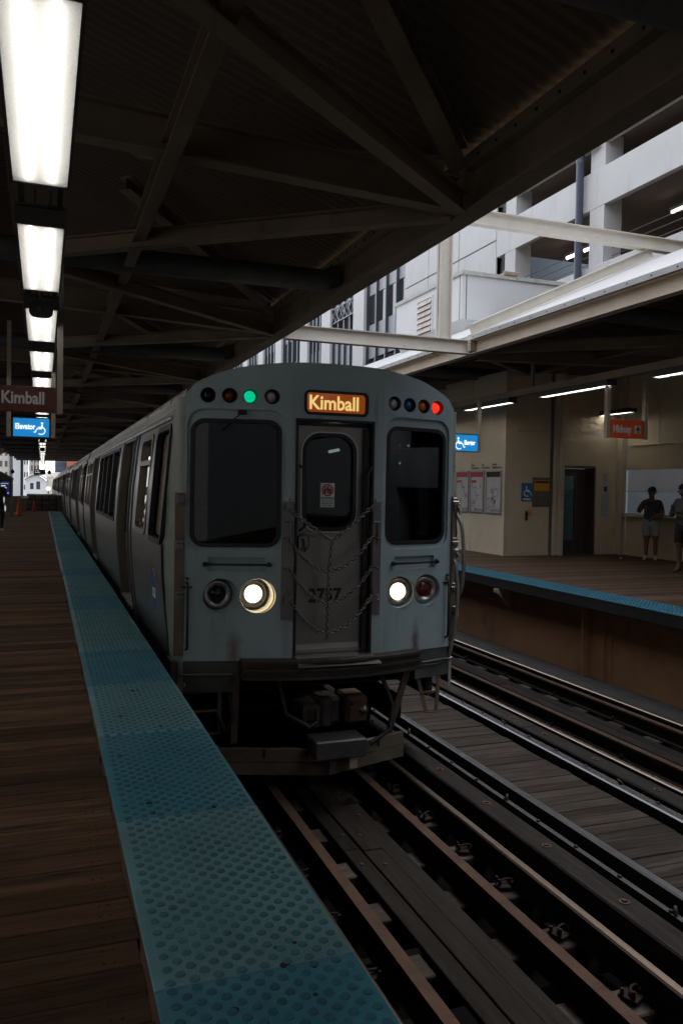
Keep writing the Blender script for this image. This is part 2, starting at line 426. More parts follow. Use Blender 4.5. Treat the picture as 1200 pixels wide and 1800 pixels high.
# ------------------------------------------------------------------ tracks
RZ = -1.15
def rail(mb, x, y0, y1, top=RZ, w=.072, h=.16, bw=.135, mt=1):
    mb.box(x-bw/2, x+bw/2, y0, y1, top-h, top-h+.018); mb.box(x-.009, x+.009, y0, y1, top-h+.018, top-.04)
    a = w/2
    pr = [(-a, -.038), (-a, -.010), (-a*.6, -.001), (a*.6, -.001), (a, -.010), (a, -.038)]
    vs = [(x+px, yy, top+pz) for yy in (y0, y1) for px, pz in pr]; n = 6
    fs = [(k, (k+1) % n, (k+1) % n+n, k+n) for k in range(n)]
    for k, f in enumerate(fs): mb.add([vs[i] for i in f], [(3, 2, 1, 0)], mt if k in (1, 2, 3) else 0)
    mb.add(vs[:n], [tuple(range(n))]); mb.add(vs[n:], [tuple(range(n))[::-1]])
def track(name, cxs, y0, y1, mirror, third, wood):
    t = empty(name, (cxs, 0, RZ), kind='structure')
    sg = -1 if mirror else 1
    X = lambda d: cxs + sg*d          # d>0 towards the walkway
    for d in (-.752, .752):
        r = MB(); rail(r, X(d), y0, y1); r.build('running_rail', [m_railside, m_railtop], t)
    for d in (-.505, .355):
        r = MB(); x = X(d)
        r.box(x-.065, x+.065, y0, y1, RZ-.16, RZ-.142); r.box(x-.011, x+.011, y0, y1, RZ-.142, RZ-.02)
        r.box(x-.038, x+.038, y0, y1, RZ-.02, RZ+.004, 1)
        for k in range(int((y1-y0)/1.2)): r.lathe((x-.055, y0+.3+k*1.2, RZ-.142), (0,0,1), [(.02,0),(.02,.02),(.012,.045)], 6, cap1=True)
        r.build('guard_rail', [m_railside, M('guard_rail_top', (.062, .036, .024), .8, spec=.15, var=.3, scale=6)], t)
    # cross ties
    tm = MB(); tm.bbox(-1.5 if not mirror else -1.62, 1.62 if not mirror else .98, -.115, .115, RZ-.38, RZ-.162, .008)
    ft = None; k = 0; y = y0
    TIE0 = 3.48
    y = TIE0 - .62*4
    while y < 26:
        off = random.uniform(-.03, .03)
        if ft is None: ft = tm.build('cross_tie', m_tie, t, world=False); ft.location = (0, y, -RZ)
        else: share('cross_tie', ft, t, (sg*(off), y+random.uniform(-.03, .03), -RZ))
        k += 1; y += .62
    # boards down the middle
    for d0, d1, zz in ((-.255, -.128, -.148), (-.122, .03, -.140), (.036, .18, -.150)):
        y = y0; 
        while y < y1-.1:
            ln = random.uniform(3.2, 4.6); b = MB()
            a, c = sorted((X(d0), X(d1))); zt = RZ+zz+.03+random.uniform(-.004, .004)
            b.bbox(a, c, y+.004, min(y+ln, y1)-.004, zt-.045, zt, .005)
            for q in range(2): b.lathe(((a+c)/2+random.uniform(-.02,.02), y+.25+q*(ln-.5), zt), (0,0,1), [(.018, 0), (.018, .006), (.009, .01)], 8, mi=1, cap1=True)
            b.build('track_board', [m_board, m_rust], t); y += ln
            if y > 24: break
    # spring clips along the running rail
    cm = MB()
    pts = []
    for i in range(15):
        a = i/14*4.6
        pts.append((-.02-.035*math.cos(a)+.008*i/3, -.03+.03*math.sin(a)+.0025*i, .012*math.sin(a*.7)+.02))
    cm.tube(pts, .009, 6); cm.bbox(-.075, .02, -.055, .055, -.012, .006, .004); cm.tube([(-.06,-.03,0),(-.06,-.03,.05)], .012, 6); cm.tube([(-.06,.035,0),(-.06,.035,.04)], .012, 6)
    fc = None
    for d in (.752-.105, -.752+.105):
        for k in range(14):
            y = TIE0 - .62 + k*.62
            if fc is None: fc = cm.build('rail_clip', m_railside, t, world=False); fc.location = Vector((X(d)-cxs, y, -.135)); o = fc
            else: o = share('rail_clip', fc, t, (X(d)-cxs, y+random.uniform(-.03, .03), -.135))
            if (d < 0) != mirror: o.rotation_euler.z = math.pi
            o.rotation_euler.z += random.uniform(-.5, .5)
    # timber guard beside the running rail
    y = y0
    while y < min(y1, 24):
        b = MB(); a, c = sorted((X(.93), X(1.135))); ln = random.uniform(4.5, 5.5)
        b.bbox(a, c, y+.006, y+ln-.006, RZ-.16, RZ+.035, .012)
        yy = y+.35
        while yy < y+ln-.2:
            b.lathe(((a+c)/2, yy, RZ+.035), (0,0,1), [(.036, 0), (.036, .006), (.022, .007), (.022, .002)], 12, mi=1)
            b.lathe(((a+c)/2, yy, RZ+.037), (0,0,1), [(.013, 0), (.013, .012)], 6, mi=1, cap1=True); yy += .83
        b.build('guard_timber', [m_timber, m_rust], t); y += ln
    # third rail with its insulators and cover strip
    r = MB(); rail(r, X(1.375), y0, y1, RZ+.085, .075, .15, .13, 1); r.build('third_rail', [m_dark, m_shoe], t)
    r = MB(); x = X(1.235); r.box(x-.03, x+.03, y0, y1, RZ-.10, RZ-.085); r.box(x-.006, x+.006, y0, y1, RZ-.085, RZ+.02); r.box(x-.02, x+.02, y0, y1, RZ+.02, RZ+.028)
    yy = y0+.2
    while yy < min(y1, 25): r.lathe((x, yy, RZ+.028), (0,0,1), [(.017, 0), (.015, .012), (.006, .017)], 8, cap1=True); yy += .47
    r.build('third_rail_guard', m_dark, t)
    for k in range(12): 
        ins = MB(); y = 1.4 + k*1.9; ins.lathe((X(1.375), y, RZ-.17), (0,0,1), [(.06,0),(.06,.04),(.075,.05),(.06,.06),(.075,.07),(.06,.08),(.06,.104)], 10)
        ins.tube([(X(1.235), y+.5, RZ-.02), (X(1.235), y+.5, RZ+.05), (X(1.235)+.02*sg, y+.53, RZ+.06)], .014, 6)
        ins.build('insulator', m_dark, t)
    return t
TC1, TC2 = 2.37, 5.995
track('track_near', TC1, -2, 96, False, True, True)
track('track_far', TC2, -2, 96, True, True, True)
# walkway of cross planks between the tracks
wk = empty('walkway', (4.18, 0, RZ), kind='structure')
p = MB(); p.bbox(-.375, .375, -.069, .069, -.05, .005, .005)
f0 = None; y = 2.6; k = 0
while y < 18:
    if f0 is None: f0 = p.build('plank', m_walk, wk, world=False); f0.location = (0, y, 0); 
    else: share('plank', f0, wk, (random.uniform(-.015, .015), y, random.uniform(-.004, .004)))
    y += .1435
s = MB(); s.box(3.86, 4.5, 18, 96, RZ-.05, RZ); s.build('walkway_deck', m_walk, wk)
s = MB(); s.box(3.9, 3.98, 0, 60, RZ-.3, RZ-.052); s.box(4.38, 4.46, 0, 60, RZ-.3, RZ-.052); s.build('stringer', m_dark, wk)
# longitudinal steel under the ties
st = empty('track_structure', (4.18, 0, -2), kind='structure')
for x in (1.6, 3.1, 5.25, 6.75):
    b = MB(); b.ibeam((x, -2, RZ-.75), (x, 96, RZ-.75), .3, .7, .03, .02); b.build('stringer', m_dark, st)
for k in range(12):
    b = MB(); b.ibeam((-3, 1+k*8, RZ-1.5), (9, 1+k*8, RZ-1.5), .35, .8, .03, .02); b.build('cross_girder', m_dark, st)

# ------------------------------------------------------------------ far platform
Z2 = -.09
plf = empty('platform_far', (10, 0, Z2), kind='structure')
fb = MB(); fb.box(8.06, 16.0, -42, 3.93, Z2-.045, Z2); y = 4.0
while y < 40:
    fb.box(8.06, 16.0, y-.066, y+.066, Z2-.045, Z2+random.uniform(-.002, .001)); y += PW
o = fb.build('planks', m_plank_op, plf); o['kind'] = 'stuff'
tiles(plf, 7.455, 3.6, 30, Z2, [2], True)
s = MB(); s.box(7.46, 7.53, 3, 42, Z2-.16, Z2-.003); s.box(7.75, 7.85, 3, 42, Z2-.3, Z2-.05)
for x in (9, 10.5, 12, 14): s.box(x-.06, x+.06, 3, 42, Z2-.3, Z2-.05)
s.build('joist', m_dark, plf)
gd = empty('steel_girder', (7.75, 0, RZ-.35), 'rusty brown plate girder under the far platform edge', 'girder')
GX = 7.72
b = MB(); b.box(GX, GX+.02, 2, 42, RZ-.35, Z2-.17); b.box(GX-.2, GX+.2, 2, 42, RZ-.38, RZ-.352); b.build('web', m_girder, gd)
riv = MB(); riv.lathe((0, 0, 0), (-1, 0, 0), [(.014, 0), (.012, .006), (.005, .010)], 6, cap1=True)
for y in (5.2, 9.85, 14.5, 19.1, 23.7):
    b = MB()
    b.box(GX-.012, GX, y-.34, y+.34, RZ-.35, Z2-.172); b.box(GX-.13, GX-.012, y+.19, y+.205, RZ-.35, Z2-.172)
    b.box(GX-.05, GX-.012, y-.205, y-.19, RZ-.35, Z2-.172)
    for dy in (-.27, .27, .10):
        for k in range(12):
            z = RZ-.28+k*.105; b.lathe((GX-.012, y+dy, z), (-1, 0, 0), [(.015, 0), (.012, .007), (.005, .011)], 6, cap1=True)
    b.build('stiffener', m_girder, gd)
for y in (7.4, 12.2, 17): 
    b = MB(); b.plate([[(GX-.02, Z2-.18), (GX-.30, Z2-.18), (GX-.30, Z2-.24), (GX-.02, Z2-.50)]], lambda u, v, d, y=y: (u, y+d, v), .12)
    b.build('bracket', M('bracket_paint', (.34, .30, .22), .7), gd)
b = MB(); b.box(6.90, GX-.02, 2, 42, RZ-.24, RZ-.17); b.build('ledge', m_ballast, gd)

# ------------------------------------------------------------------ canopies
BAY = 7.05
JY = [0.3 + BAY*k for k in range(-3, 16)]
def corrugated(name, x0, z0, x1, z1, y0, y1, mat, parent, per=.152, amp=.038, ycut=None):
    b = MB(); n = int((y1-y0)/per); vs = []; fs = []
    for k in range(n):
        for f_, h in ((0, 0), (.3, 0), (.5, 1), (.8, 1)):
            yy = y0+(k+f_)*per
            vs.append((x0, yy, z0+h*amp)); vs.append((x1, yy, z1+h*amp))
    for i in range(len(vs)//2-1): fs.append((2*i, 2*i+2, 2*i+3, 2*i+1))
    b.add(vs, fs); return b.build(name, mat, parent)
def canopy(name, label, xe, sg, xr, jys, y0, y1, mats, cap, shallow=False):
    """xe: edge beam, sg: +1 when the canopy spreads towards +x from its edge"""
    m_b, m_e, m_d = mats
    c = empty(name, (xe+sg*4, y0, 4.2), label, 'canopy')
    b = MB()
    if shallow: b.ibeam((xe, y0, 4.305), (xe, y1, 4.305), .17, .27, .02, .014)
    else: b.ibeam((xe, y0, 4.42), (xe, y1, 4.42), .24, .44, .022, .016)
    b.build('edge_beam', m_e, c)
    b = MB(); b.beam((xe+sg*.06, y0, 4.72), (xe+sg*.06, y1, 4.72), .02, .16); 
    if not shallow: b.build('edge_angle', m_b, c)
    bl = MB(); y = .1
    while y < min(y1, 34) and not shallow:
        bl.lathe((xe+sg*.07, y, 4.72), (sg, 0, 0), [(.018, 0), (.015, .012), (.008, .018)], 6, cap1=True); y += .33
    if not shallow: o = bl.build('bolts', m_dark, c); o['kind'] = 'stuff'
    zr = 4.84+.36*abs(xr-xe)-cap; zd = 4.82-cap
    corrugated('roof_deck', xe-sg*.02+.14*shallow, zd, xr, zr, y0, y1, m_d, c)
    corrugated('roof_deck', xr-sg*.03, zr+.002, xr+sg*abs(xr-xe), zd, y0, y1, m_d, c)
    for j, y in enumerate(jys):
        if y < y0-1 or y > y1: continue
        b = MB(); b.ibeam((xe+sg*.12, y, 4.40-.22*shallow), (xr+sg*3, y, 4.72-.3*shallow), .18, .34-.1*shallow, .02, .012); b.build('crossbeam', m_b, c)
        for dy in (-1, 1):
            if y+dy*3.5 > y1+1: continue
            b = MB(); b.ibeam((xe+sg*.14, y+dy*.1, 4.29), (xe+sg*4.3, y+dy*3.45, 4.29), .15, .2, .018, .012); b.build('diagonal_brace', m_b, c)
            b = MB(); b.ibeam((xe+sg*.2, y+dy*.15, 4.72-.45*shallow), (xe+sg*3.0, y+dy*2.9, 5.55-.35*shallow), .2, .2, .018, .012); b.build('roof_brace', m_b, c)
        b = MB(); b.box(xe+sg*.03-.11, xe+sg*.03+.11, y-.16, y+.16, 4.22, 4.60-.2*shallow); b.build('gusset', m_b, c)
        if y+BAY*.5 < y1:
            yd = y+BAY*.52
            b = MB(); b.tube([(xe+sg*.25, yd, 4.40), (xe+sg*7, yd, 4.36)], .155, 16); 
            b.tube([(xe+sg*.09, yd+.02, 4.50), (xe+sg*.16, yd, 4.46), (xe+sg*.27, yd, 4.41)], .15, 14)
            b.build('rain_pipe', m_duct, c)
    for xx, z in ((1.0, 4.32),):
        b = MB(); b.ibeam((xe+sg*(4.0-xx), y0, z+.05), (xe+sg*(4.0-xx), y1, z+.05), .14, .2, .016, .01); b.build('purlin', m_b, c)
    return c
canopy('platform_canopy', 'dark riveted steel canopy with corrugated roof over the near platform and train', 4.03, -1, -.6, JY, -42, 106, (m_canopy, m_canopy, m_deck), 0)
m_canopy_lt = M('canopy_cream', (.60, .52, .42), .6, var=.15, scale=2, col2=(.35, .24, .16), c2lo=.62, c2hi=.82)
cf = canopy('platform_canopy', 'cream edged canopy with white sheet metal roof over the far platform', 8.08, 1, 11.7, JY, -42, 60, (m_canopy, m_canopy_lt, m_deck), .44, True)
# sheet metal skin and gutter of the far canopy
b = MB(); b.add([(7.985, -42, 4.528), (7.985, 60, 4.528), (12.0, 60, 6.37), (12.0, -42, 6.37)], [(3, 2, 1, 0)]); b.build('roof_sheet', m_white, cf)
b = MB(); b.box(7.96, 7.975, -42, 60, 4.445, 4.535); b.box(7.976, 8.08, -42, 60, 4.445, 4.455); b.build('gutter_edge', m_gutter, cf)
bl = MB(); y = 3.2
while y < 30:
    bl.lathe((7.96, y, 4.49), (-1, 0, 0), [(.014, 0), (.006, .01)], 6, cap1=True); y += .5
o = bl.build('bolts', m_dark, cf); o['kind'] = 'stuff'

# ------------------------------------------------------------------ cream portal frames crossing the gap
y = JY[5]
fr = empty('portal_frame', (6, y, 4.2), 'cream steel portal frame with upright post crossing over the tracks', 'steel frame')
b = MB(); b.ibeam((4.16, y, 4.305), (7.99, y, 4.305), .17, .27, .016, .012); b.build('crossbeam', m_cream, fr)
b = MB(); b.box(7.28, 7.54, y-.012, y+.012, 4.442, 7.4); b.box(7.28, 7.30, y-.09, y+.09, 4.442, 7.4); b.box(7.52, 7.54, y-.09, y+.09, 4.442, 7.4); b.build('post', m_cream, fr)
b = MB(); b.ibeam((1.0, y, 6.9), (7.27, y, 6.9), .18, .29, .018, .012); b.build('top_beam', m_cream, fr)
b = MB(); b.ibeam((7.55, y, 6.9), (14.5, y, 6.9), .18, .29, .018, .012); b.build('top_beam', m_cream, fr)
b = MB(); b.ibeam((8.0, y, 4.66), (12.45, y, 6.73), .16, .22, .016, .012); b.build('rafter', m_cream, fr)
b = MB(); b.box(7.90, 7.96, y-.12, y-.10, 4.22, 4.42)
for dz in (4.26, 4.32, 4.38): b.lathe((7.93, y-.12, dz), (0,-1,0), [(.018, 0), (.015, .015)], 6, cap1=True)
b.build('end_plate', m_cream, fr)

# ------------------------------------------------------------------ fluorescent fixtures
m_tube = M('fluorescent_tube', (1.0, .97, .92), emit=1.69)
m_diff = diffuser_mat('prismatic_diffuser')
m_house = M('fixture_housing', (.05, .048, .045), .6, .2, var=.2)
m_reflect = M('fixture_reflector', (.8, .8, .78), .5, var=0)
m_tube2 = M('fluorescent_tube_far', (1.0, .96, .88), emit=5.94)
def fixture(loc, ln, w, label, group, two=True):
    x, y, z = loc; hh = .141 if two else .085; ht = .035
    r = empty('light_fixture', loc, label, 'light fixture', group)
    b = MB()
    b.box(x-w/2-.03, x-w/2-.012, y, y+ln, z-.004, z+hh-.001); b.box(x+w/2+.012, x+w/2+.03, y, y+ln, z-.004, z+hh-.001)
    b.box(x-w/2-.012, x+w/2+.012, y, y+.03, z-.004, z+hh-.011); b.box(x-w/2-.012, x+w/2+.012, y+ln-.03, y+ln, z-.004, z+hh-.011)
    b.box(x-w/2-.03, x+w/2+.03, y, y+ln, z+hh, z+hh+.018); b.build('housing', m_house, r)
    b = MB(); b.add([(x-w/2-.011, y+.031, z+hh-.013), (x+w/2+.011, y+.031, z+hh-.013), (x+w/2+.011, y+ln-.031, z+hh-.013), (x-w/2-.011, y+ln-.031, z+hh-.013)], [(3, 2, 1, 0)]); b.build('reflector', m_reflect, r)
    b = MB(); b.add([(x-w/2-.011, y+.031, z+.002), (x+w/2+.011, y+.031, z+.002), (x+w/2+.011, y+ln-.031, z+.002), (x-w/2-.011, y+ln-.031, z+.002)], [(3, 2, 1, 0)]); b.build('diffuser', m_diff, r)
    for dx in ((-w*.24, w*.24) if two else (0,)):
        b = MB(); b.tube([(x+dx, y+.07, z+ht), (x+dx, y+ln-.07, z+ht)], .013, 8); b.build('tube', m_tube if two else m_tube2, r)
    return r
ORD = ['first', 'second', 'third', 'fourth', 'fifth', 'sixth', 'seventh', 'eighth', 'ninth', 'tenth', 'eleventh', 'twelfth', 'thirteenth', 'fourteenth', 'fifteenth', 'sixteenth', 'seventeenth', 'eighteenth', 'nineteenth', 'twentieth', 'twenty-first', 'twenty-second', 'twenty-third', 'twenty-fourth', 'twenty-fifth', 'twenty-sixth', 'twenty-seventh']
LZ = 3.45
fx0 = fixture((-.028, 3.6, LZ), 2.33, .32, 'large lit fluorescent fixture at the top left, nearest in its row', 'fluorescent lights over the near platform')
for k in range(1, 26):
    c = copy_tree(fx0); c.location = (-.028, 3.6+3.21*k, LZ)
    c['label'] = 'lit fluorescent ceiling fixture over the near platform, %s from the front of its row' % ORD[k]
sup = empty('lighting_channel', (-.03, 0, LZ+.25), 'dark steel channel carrying the row of platform lights', 'channel')
b = MB(); b.box(-.19, -.15, -1, 90, LZ+.165, LZ+.24); b.box(.09, .13, -1, 90, LZ+.165, LZ+.24); b.build('rail', m_house, sup)
for k in range(24):
    b = MB(); b.box(-.2, .14, 5.99+k*3.21, 6.0+k*3.21+.03, LZ+.03, LZ+.164); b.tube([(-.1, 6.2+k*3.21, LZ+.2), (-.1, 6.2+k*3.21, 4.6)], .012, 6); b.tube([(.06, 6.2+k*3.21, LZ+.2), (.06, 6.2+k*3.21, 4.6)], .012, 6); b.build('hanger', m_house, sup)
# loudspeakers hung under the channel
def speaker(y, label):
    r = empty('loudspeaker', (-.03, y, LZ-.17), label, 'loudspeaker', 'horn loudspeakers in the light row')
    b = MB(); b.plate([rrect(-.155, .095, LZ-.19, LZ-.01, .07)], lambda u, v, d: (u, y+d, v), .05); 
    b.plate([rrect(-.14, .08, LZ-.175, LZ-.025, .06)], lambda u, v, d: (u*.7-.01, y+.05+d, (v-LZ+.1)*.7+LZ-.1), .16); b.build('horn', m_dark, r)
    b = MB(); b.lathe((-.03, y+.02, LZ-.1), (0, -1, 0), [(.045, 0), (.03, .03), (.012, .04)], 12, cap1=True); b.build('driver_cone', m_house, r)
    b = MB(); b.tube([(-.03, y+.1, LZ-.02), (-.03, y+.1, LZ+.2)], .02, 8); b.build('stem', m_house, r)
for y, lb in ((9.55, 'black horn loudspeaker between the second and third light'), (19.2, 'black horn loudspeaker just above the brown sign'), (38.4, 'black horn loudspeaker between small distant lights'), (48.1, 'black horn loudspeaker farthest down the light row')):
    speaker(y, lb)
fxr = None
for k, (x, y, ln, lb) in enumerate(((9.5, 8.55, 2.3, 'lit fluorescent tube fixture at the right edge above the far platform'), (9.5, 11.9, 2.2, 'lit fluorescent tube fixture just left of the orange sign'), (9.5, 15.15, 2.1, 'lit fluorescent tube fixture right beside the train roof'), (9.5, 18.3, 2.2, 'lit fluorescent fixture hidden partly behind the train over the far platform'), (13.0, 15.5, 1.9, 'lit fluorescent tube fixture behind the orange sign'), (13.0, 11.2, 1.9, 'lit fluorescent fixture at the far right behind the posts'))):
    fixture((x, y, 3.36), ln, .15, lb, 'fluorescent lights over the far platform', False)

ch2 = empty('lighting_channel', (9.5, 10, 3.47), 'brown steel channel carrying the lights over the far platform', 'channel')
b = MB(); b.box(9.40, 9.60, 2, 40, 3.468, 3.60); b.build('rail', m_canopy, ch2)
for k in range(6):
    b = MB(); b.beam((9.5, 7.35+k*BAY, 3.6), (9.5, 7.35+k*BAY, 4.15), .06, .06, up=(0, 1, 0)); b.build('hanger', m_canopy, ch2)
# ------------------------------------------------------------------ signs
m_txt = M('sign_white', (.8, .78, .75), .5, var=0)
m_brown = M('sign_brown', (.14, .042, .03), .45, var=.06)
m_orange = M('sign_orange', (.9, .13, .035), .45, var=.06)
m_post = M('sign_post_cream', (.42, .37, .29), .6, var=.1)
m_bluelit = M('lit_sign_blue', (.01, .22, .55), emit=0.167)
m_whitelit = M('lit_sign_white', (.9, .95, 1.0), emit=0.173)
def wheelchair(mb, ox, oz, s, y, flip=1, t=.004):
    F = lambda u, v: (ox+flip*u*s, oz+v*s)
    def P(loop, holes=()):
        mb.plate([[F(*q) for q in loop]]+[[F(*q) for q in h] for h in holes], lambda u, v, d: (u, y-d, v), t)
    P(circ(-.05, .90, .095, 16))
    n = 22; out = [(.02+.34*math.cos(R(95+i*215/n)), .30+.34*math.sin(R(95+i*215/n))) for i in range(n+1)]
    inn = [(.02+.25*math.cos(R(95+i*215/n)), .30+.25*math.sin(R(95+i*215/n))) for i in range(n+1)][::-1]
    P(out+inn)
    P([(-.12, .78), (.0, .78), (.02, .62), (.26, .62), (.26, .53), (.03, .53), (.04, .42), (.30, .42), (.47, .10), (.60, .16), (.57, .24), (.50, .21), (.35, .52), (-.06, .52)][::-1])
def hung_sign(name, label, y, x0, x1, z0, z1, mat, posts, top=4.3, th=.06, cat='sign', frame=None):
    r = empty(name, ((x0+x1)/2, y, z0), label, cat)
    b = MB(); b.bbox(x0, x1, y, y+th, z0, z1, .006); b.build('panel', mat, r)
    for px in posts:
        b = MB(); b.box(px-.035, px+.035, y-.012, y+th+.012, z0-.01, top); b.build('post', m_post, r)
    if frame:
        b = MB(); w = .018
        b.box(x0-w, x1+w, y-.006, y+th+.006, z0-w, z0); b.box(x0-w, x1+w, y-.006, y+th+.006, z1, z1+w); b.box(x0-w, x0, y-.006, y+th+.006, z0, z1); b.box(x1, x1+w, y-.006, y+th+.006, z0, z1); b.build('frame', frame, r)
    return r
k = hung_sign('hanging_sign', 'dark brown hanging sign with white lettering over the near platform', 11, -.71, .160, 2.335, 2.66, m_brown, (.198, -.75))
text_mesh('lettering', 'Kimball', .215, m_txt, (-.50, 10.994, 2.44), (1,0,0), (0,0,1), k, bold=.006, sx=.80)
e = hung_sign('lightbox_sign', 'glowing blue elevator sign below the brown sign', 15.5, -.50, .10, 2.27, 2.595, m_bluelit, (-.575, .17), frame=m_house)
text_mesh('lettering', 'Elevator', .135, m_whitelit, (-.47, 15.493, 2.405), (1,0,0), (0,0,1), e, bold=.006, sx=.74)
b = MB(); wheelchair(b, -.03, 2.315, .22, 15.494, -1); b.build('wheelchair_symbol', m_whitelit, e)
k = hung_sign('hanging_sign', 'orange hanging sign with white lettering and plane symbol over the far platform', 12, 9.56, 10.31, 2.44, 2.775, m_orange, (9.515, 10.355), top=3.46)
text_mesh('lettering', 'Midway', .19, m_txt, (9.62, 11.994, 2.54), (1,0,0), (0,0,1), k, bold=.0075, sx=.69)
b = MB(); b.box(10.10, 10.24, 11.992, 11.998, 2.53, 2.68); b.build('symbol_plate', m_txt, k)
b = MB(); pl = [(0,.06),(.012,.045),(.012,.02),(.055,-.01),(.055,-.022),(.012,-.008),(.009,-.04),(.026,-.052),(.026,-.06),(0,-.054),(-.026,-.06),(-.026,-.052),(-.009,-.04),(-.012,-.008),(-.055,-.022),(-.055,-.01),(-.012,.02),(-.012,.045)][::-1]
b.plate([[(10.17+u, 2.607+v) for u, v in pl]], lambda u, v, d: (u, 11.9915-d, v), .003); b.build('plane_symbol', m_dark, k)
e = hung_sign('lightbox_sign', 'glowing blue elevator sign beside the train on the far platform', 16, 8.42, 9.15, 2.325, 2.69, m_bluelit, (9.19, 8.38), top=3.46, frame=m_house)
text_mesh('lettering', 'Elevator', .135, m_whitelit, (8.805, 15.993, 2.47), (1,0,0), (0,0,1), e, bold=.008, sx=.60)
b = MB(); wheelchair(b, 8.67, 2.365, .27, 15.994, 1); b.build('wheelchair_symbol', m_whitelit, e)

# ------------------------------------------------------------------ the train
CX = 2.37; FY = 6.58
m_front = M('front_paint', (.335, .43, .455), .38, var=.10, scale=3, col2=(.16, .15, .135), c2lo=.60, c2hi=.9, c2scale=2.2, c2stretch=(3, 3, .6), bump=.05, bscale=90, rvar=.08)
m_corner = M('corner_paint', (.27, .31, .265), .35, var=.1, col2=(.13, .10, .07), c2lo=.62, c2hi=.85)
m_steel = M('stainless_side', (.26, .275, .28), .34, .9, var=.10, scale=1.2, stretch=(1, 3, .5))
m_roof = M('roof_steel', (.5, .48, .46), .33, .95, var=.15, rvar=.1)
m_frame = M('window_frame_tan', (.27, .21, .15), .4, .35, var=.15)
m_rubber = M('black_rubber', (.012, .012, .013), .5, var=0)
m_glass = glass_mat('train_glass', (.12, .14, .14))
m_glassw = glass_mat('train_side_glass', (.07, .075, .08), .015)
m_inside = M('car_interior', (.03, .03, .03), .8, var=.2)
m_doorst = M('door_steel', (.17, .165, .155), .40, .8, var=.2, scale=2, stretch=(2, 2, .5), rvar=.1)
m_chain = M('chain_steel', (.19, .18, .17), .35, .9, var=.2)
m_ring = M('lamp_ring', (.45, .42, .39), .3, .95, var=.1)
m_under = M('underframe_grime', (.035, .031, .028), .8, .1, var=.5, scale=5, bump=.2)
m_bumper = M('bumper_steel', (.06, .05, .045), .55, .4, var=.4, scale=5, col2=(.16, .07, .04), c2lo=.64, c2hi=.8, c2scale=6)
m_hose = M('barrier_hose', (.26, .25, .235), .4, .5, var=.2)
m_pilot = M('pilot_board', (.14, .11, .078), .75, var=.3, scale=4, stretch=(.5, 3, 3), col2=(.12, .075, .05), c2lo=.55, c2hi=.8)
m_plateb = M('bracket_plate', (.21, .205, .20), .38, .85, var=.2)
m_hinge = M('corner_plate', (.21, .15, .11), .45, .5, var=.2)

def add_spots(m, spots, colr):
    nt = m.node_tree; n = nt.nodes; l = nt.links; b = n['Principled BSDF']
    src = b.inputs['Base Color'].links[0].from_socket
    tc = n.new('ShaderNodeTexCoord'); nz = n.new('ShaderNodeTexNoise'); nz.inputs['Scale'].default_value = 14; nz.inputs['Detail'].default_value = 6
    l.new(tc.outputs['Object'], nz.inputs['Vector'])
    for (x, z, rx, rz_, amt) in spots:
        sb = n.new('ShaderNodeVectorMath'); sb.operation = 'SUBTRACT'; sb.inputs[1].default_value = (x, 0, z); l.new(tc.outputs['Object'], sb.inputs[0])
        ml = n.new('ShaderNodeVectorMath'); ml.operation = 'MULTIPLY'; ml.inputs[1].default_value = (1/rx, 0, 1/rz_); l.new(sb.outputs[0], ml.inputs[0])
        ln = n.new('ShaderNodeVectorMath'); ln.operation = 'LENGTH'; l.new(ml.outputs[0], ln.inputs[0])
        ad = n.new('ShaderNodeMath'); ad.operation = 'ADD'; l.new(ln.outputs['Value'], ad.inputs[0]); l.new(nz.outputs['Fac'], ad.inputs[1])
        mr = n.new('ShaderNodeMapRange'); mr.inputs[1].default_value = 1.5; mr.inputs[2].default_value = .5; mr.inputs[3].default_value = 0; mr.inputs[4].default_value = amt
        l.new(ad.outputs[0], mr.inputs[0]); mx = n.new('ShaderNodeMix'); mx.data_type = 'RGBA'
        l.new(mr.outputs[0], mx.inputs[0]); l.new(src, mx.inputs[6]); mx.inputs[7].default_value = (*colr, 1); src = mx.outputs[2]
    l.new(src, b.inputs['Base Color'])
add_spots(m_front, [(1.53-2.37, 1.17, .075, .22, .85), (3.216-2.37, 1.17, .06, .26, .95), (1.95-2.37, 1.30, .05, .5, .35), (2.86-2.37, 1.22, .07, .3, .3)], (.13, .06, .025))
HW = [(-.42, 1.30), (-.05, 1.335), (.3, 1.38), (.65, 1.41), (.95, 1.42), (1.4, 1.395), (1.85, 1.345), (2.05, 1.31), (2.17, 1.265)]
ARC = [(0, 2.50), (.25, 2.496), (.45, 2.485), (.69, 2.457), (.86, 2.425), (1.0, 2.378), (1.15, 2.31), (1.24, 2.24), (1.265, 2.17)]
hw = lambda z: lerp(HW, z)
def fy(x):           # plan of the faceted front
    if x < 1.98: return FY + (1.98-x)*.2526
    if x > 2.82: return FY + (x-2.82)*.275
    return FY
ff = lambda off: (lambda u, v, d: (u, fy(u)+off+d, v))
CARL = 14.55

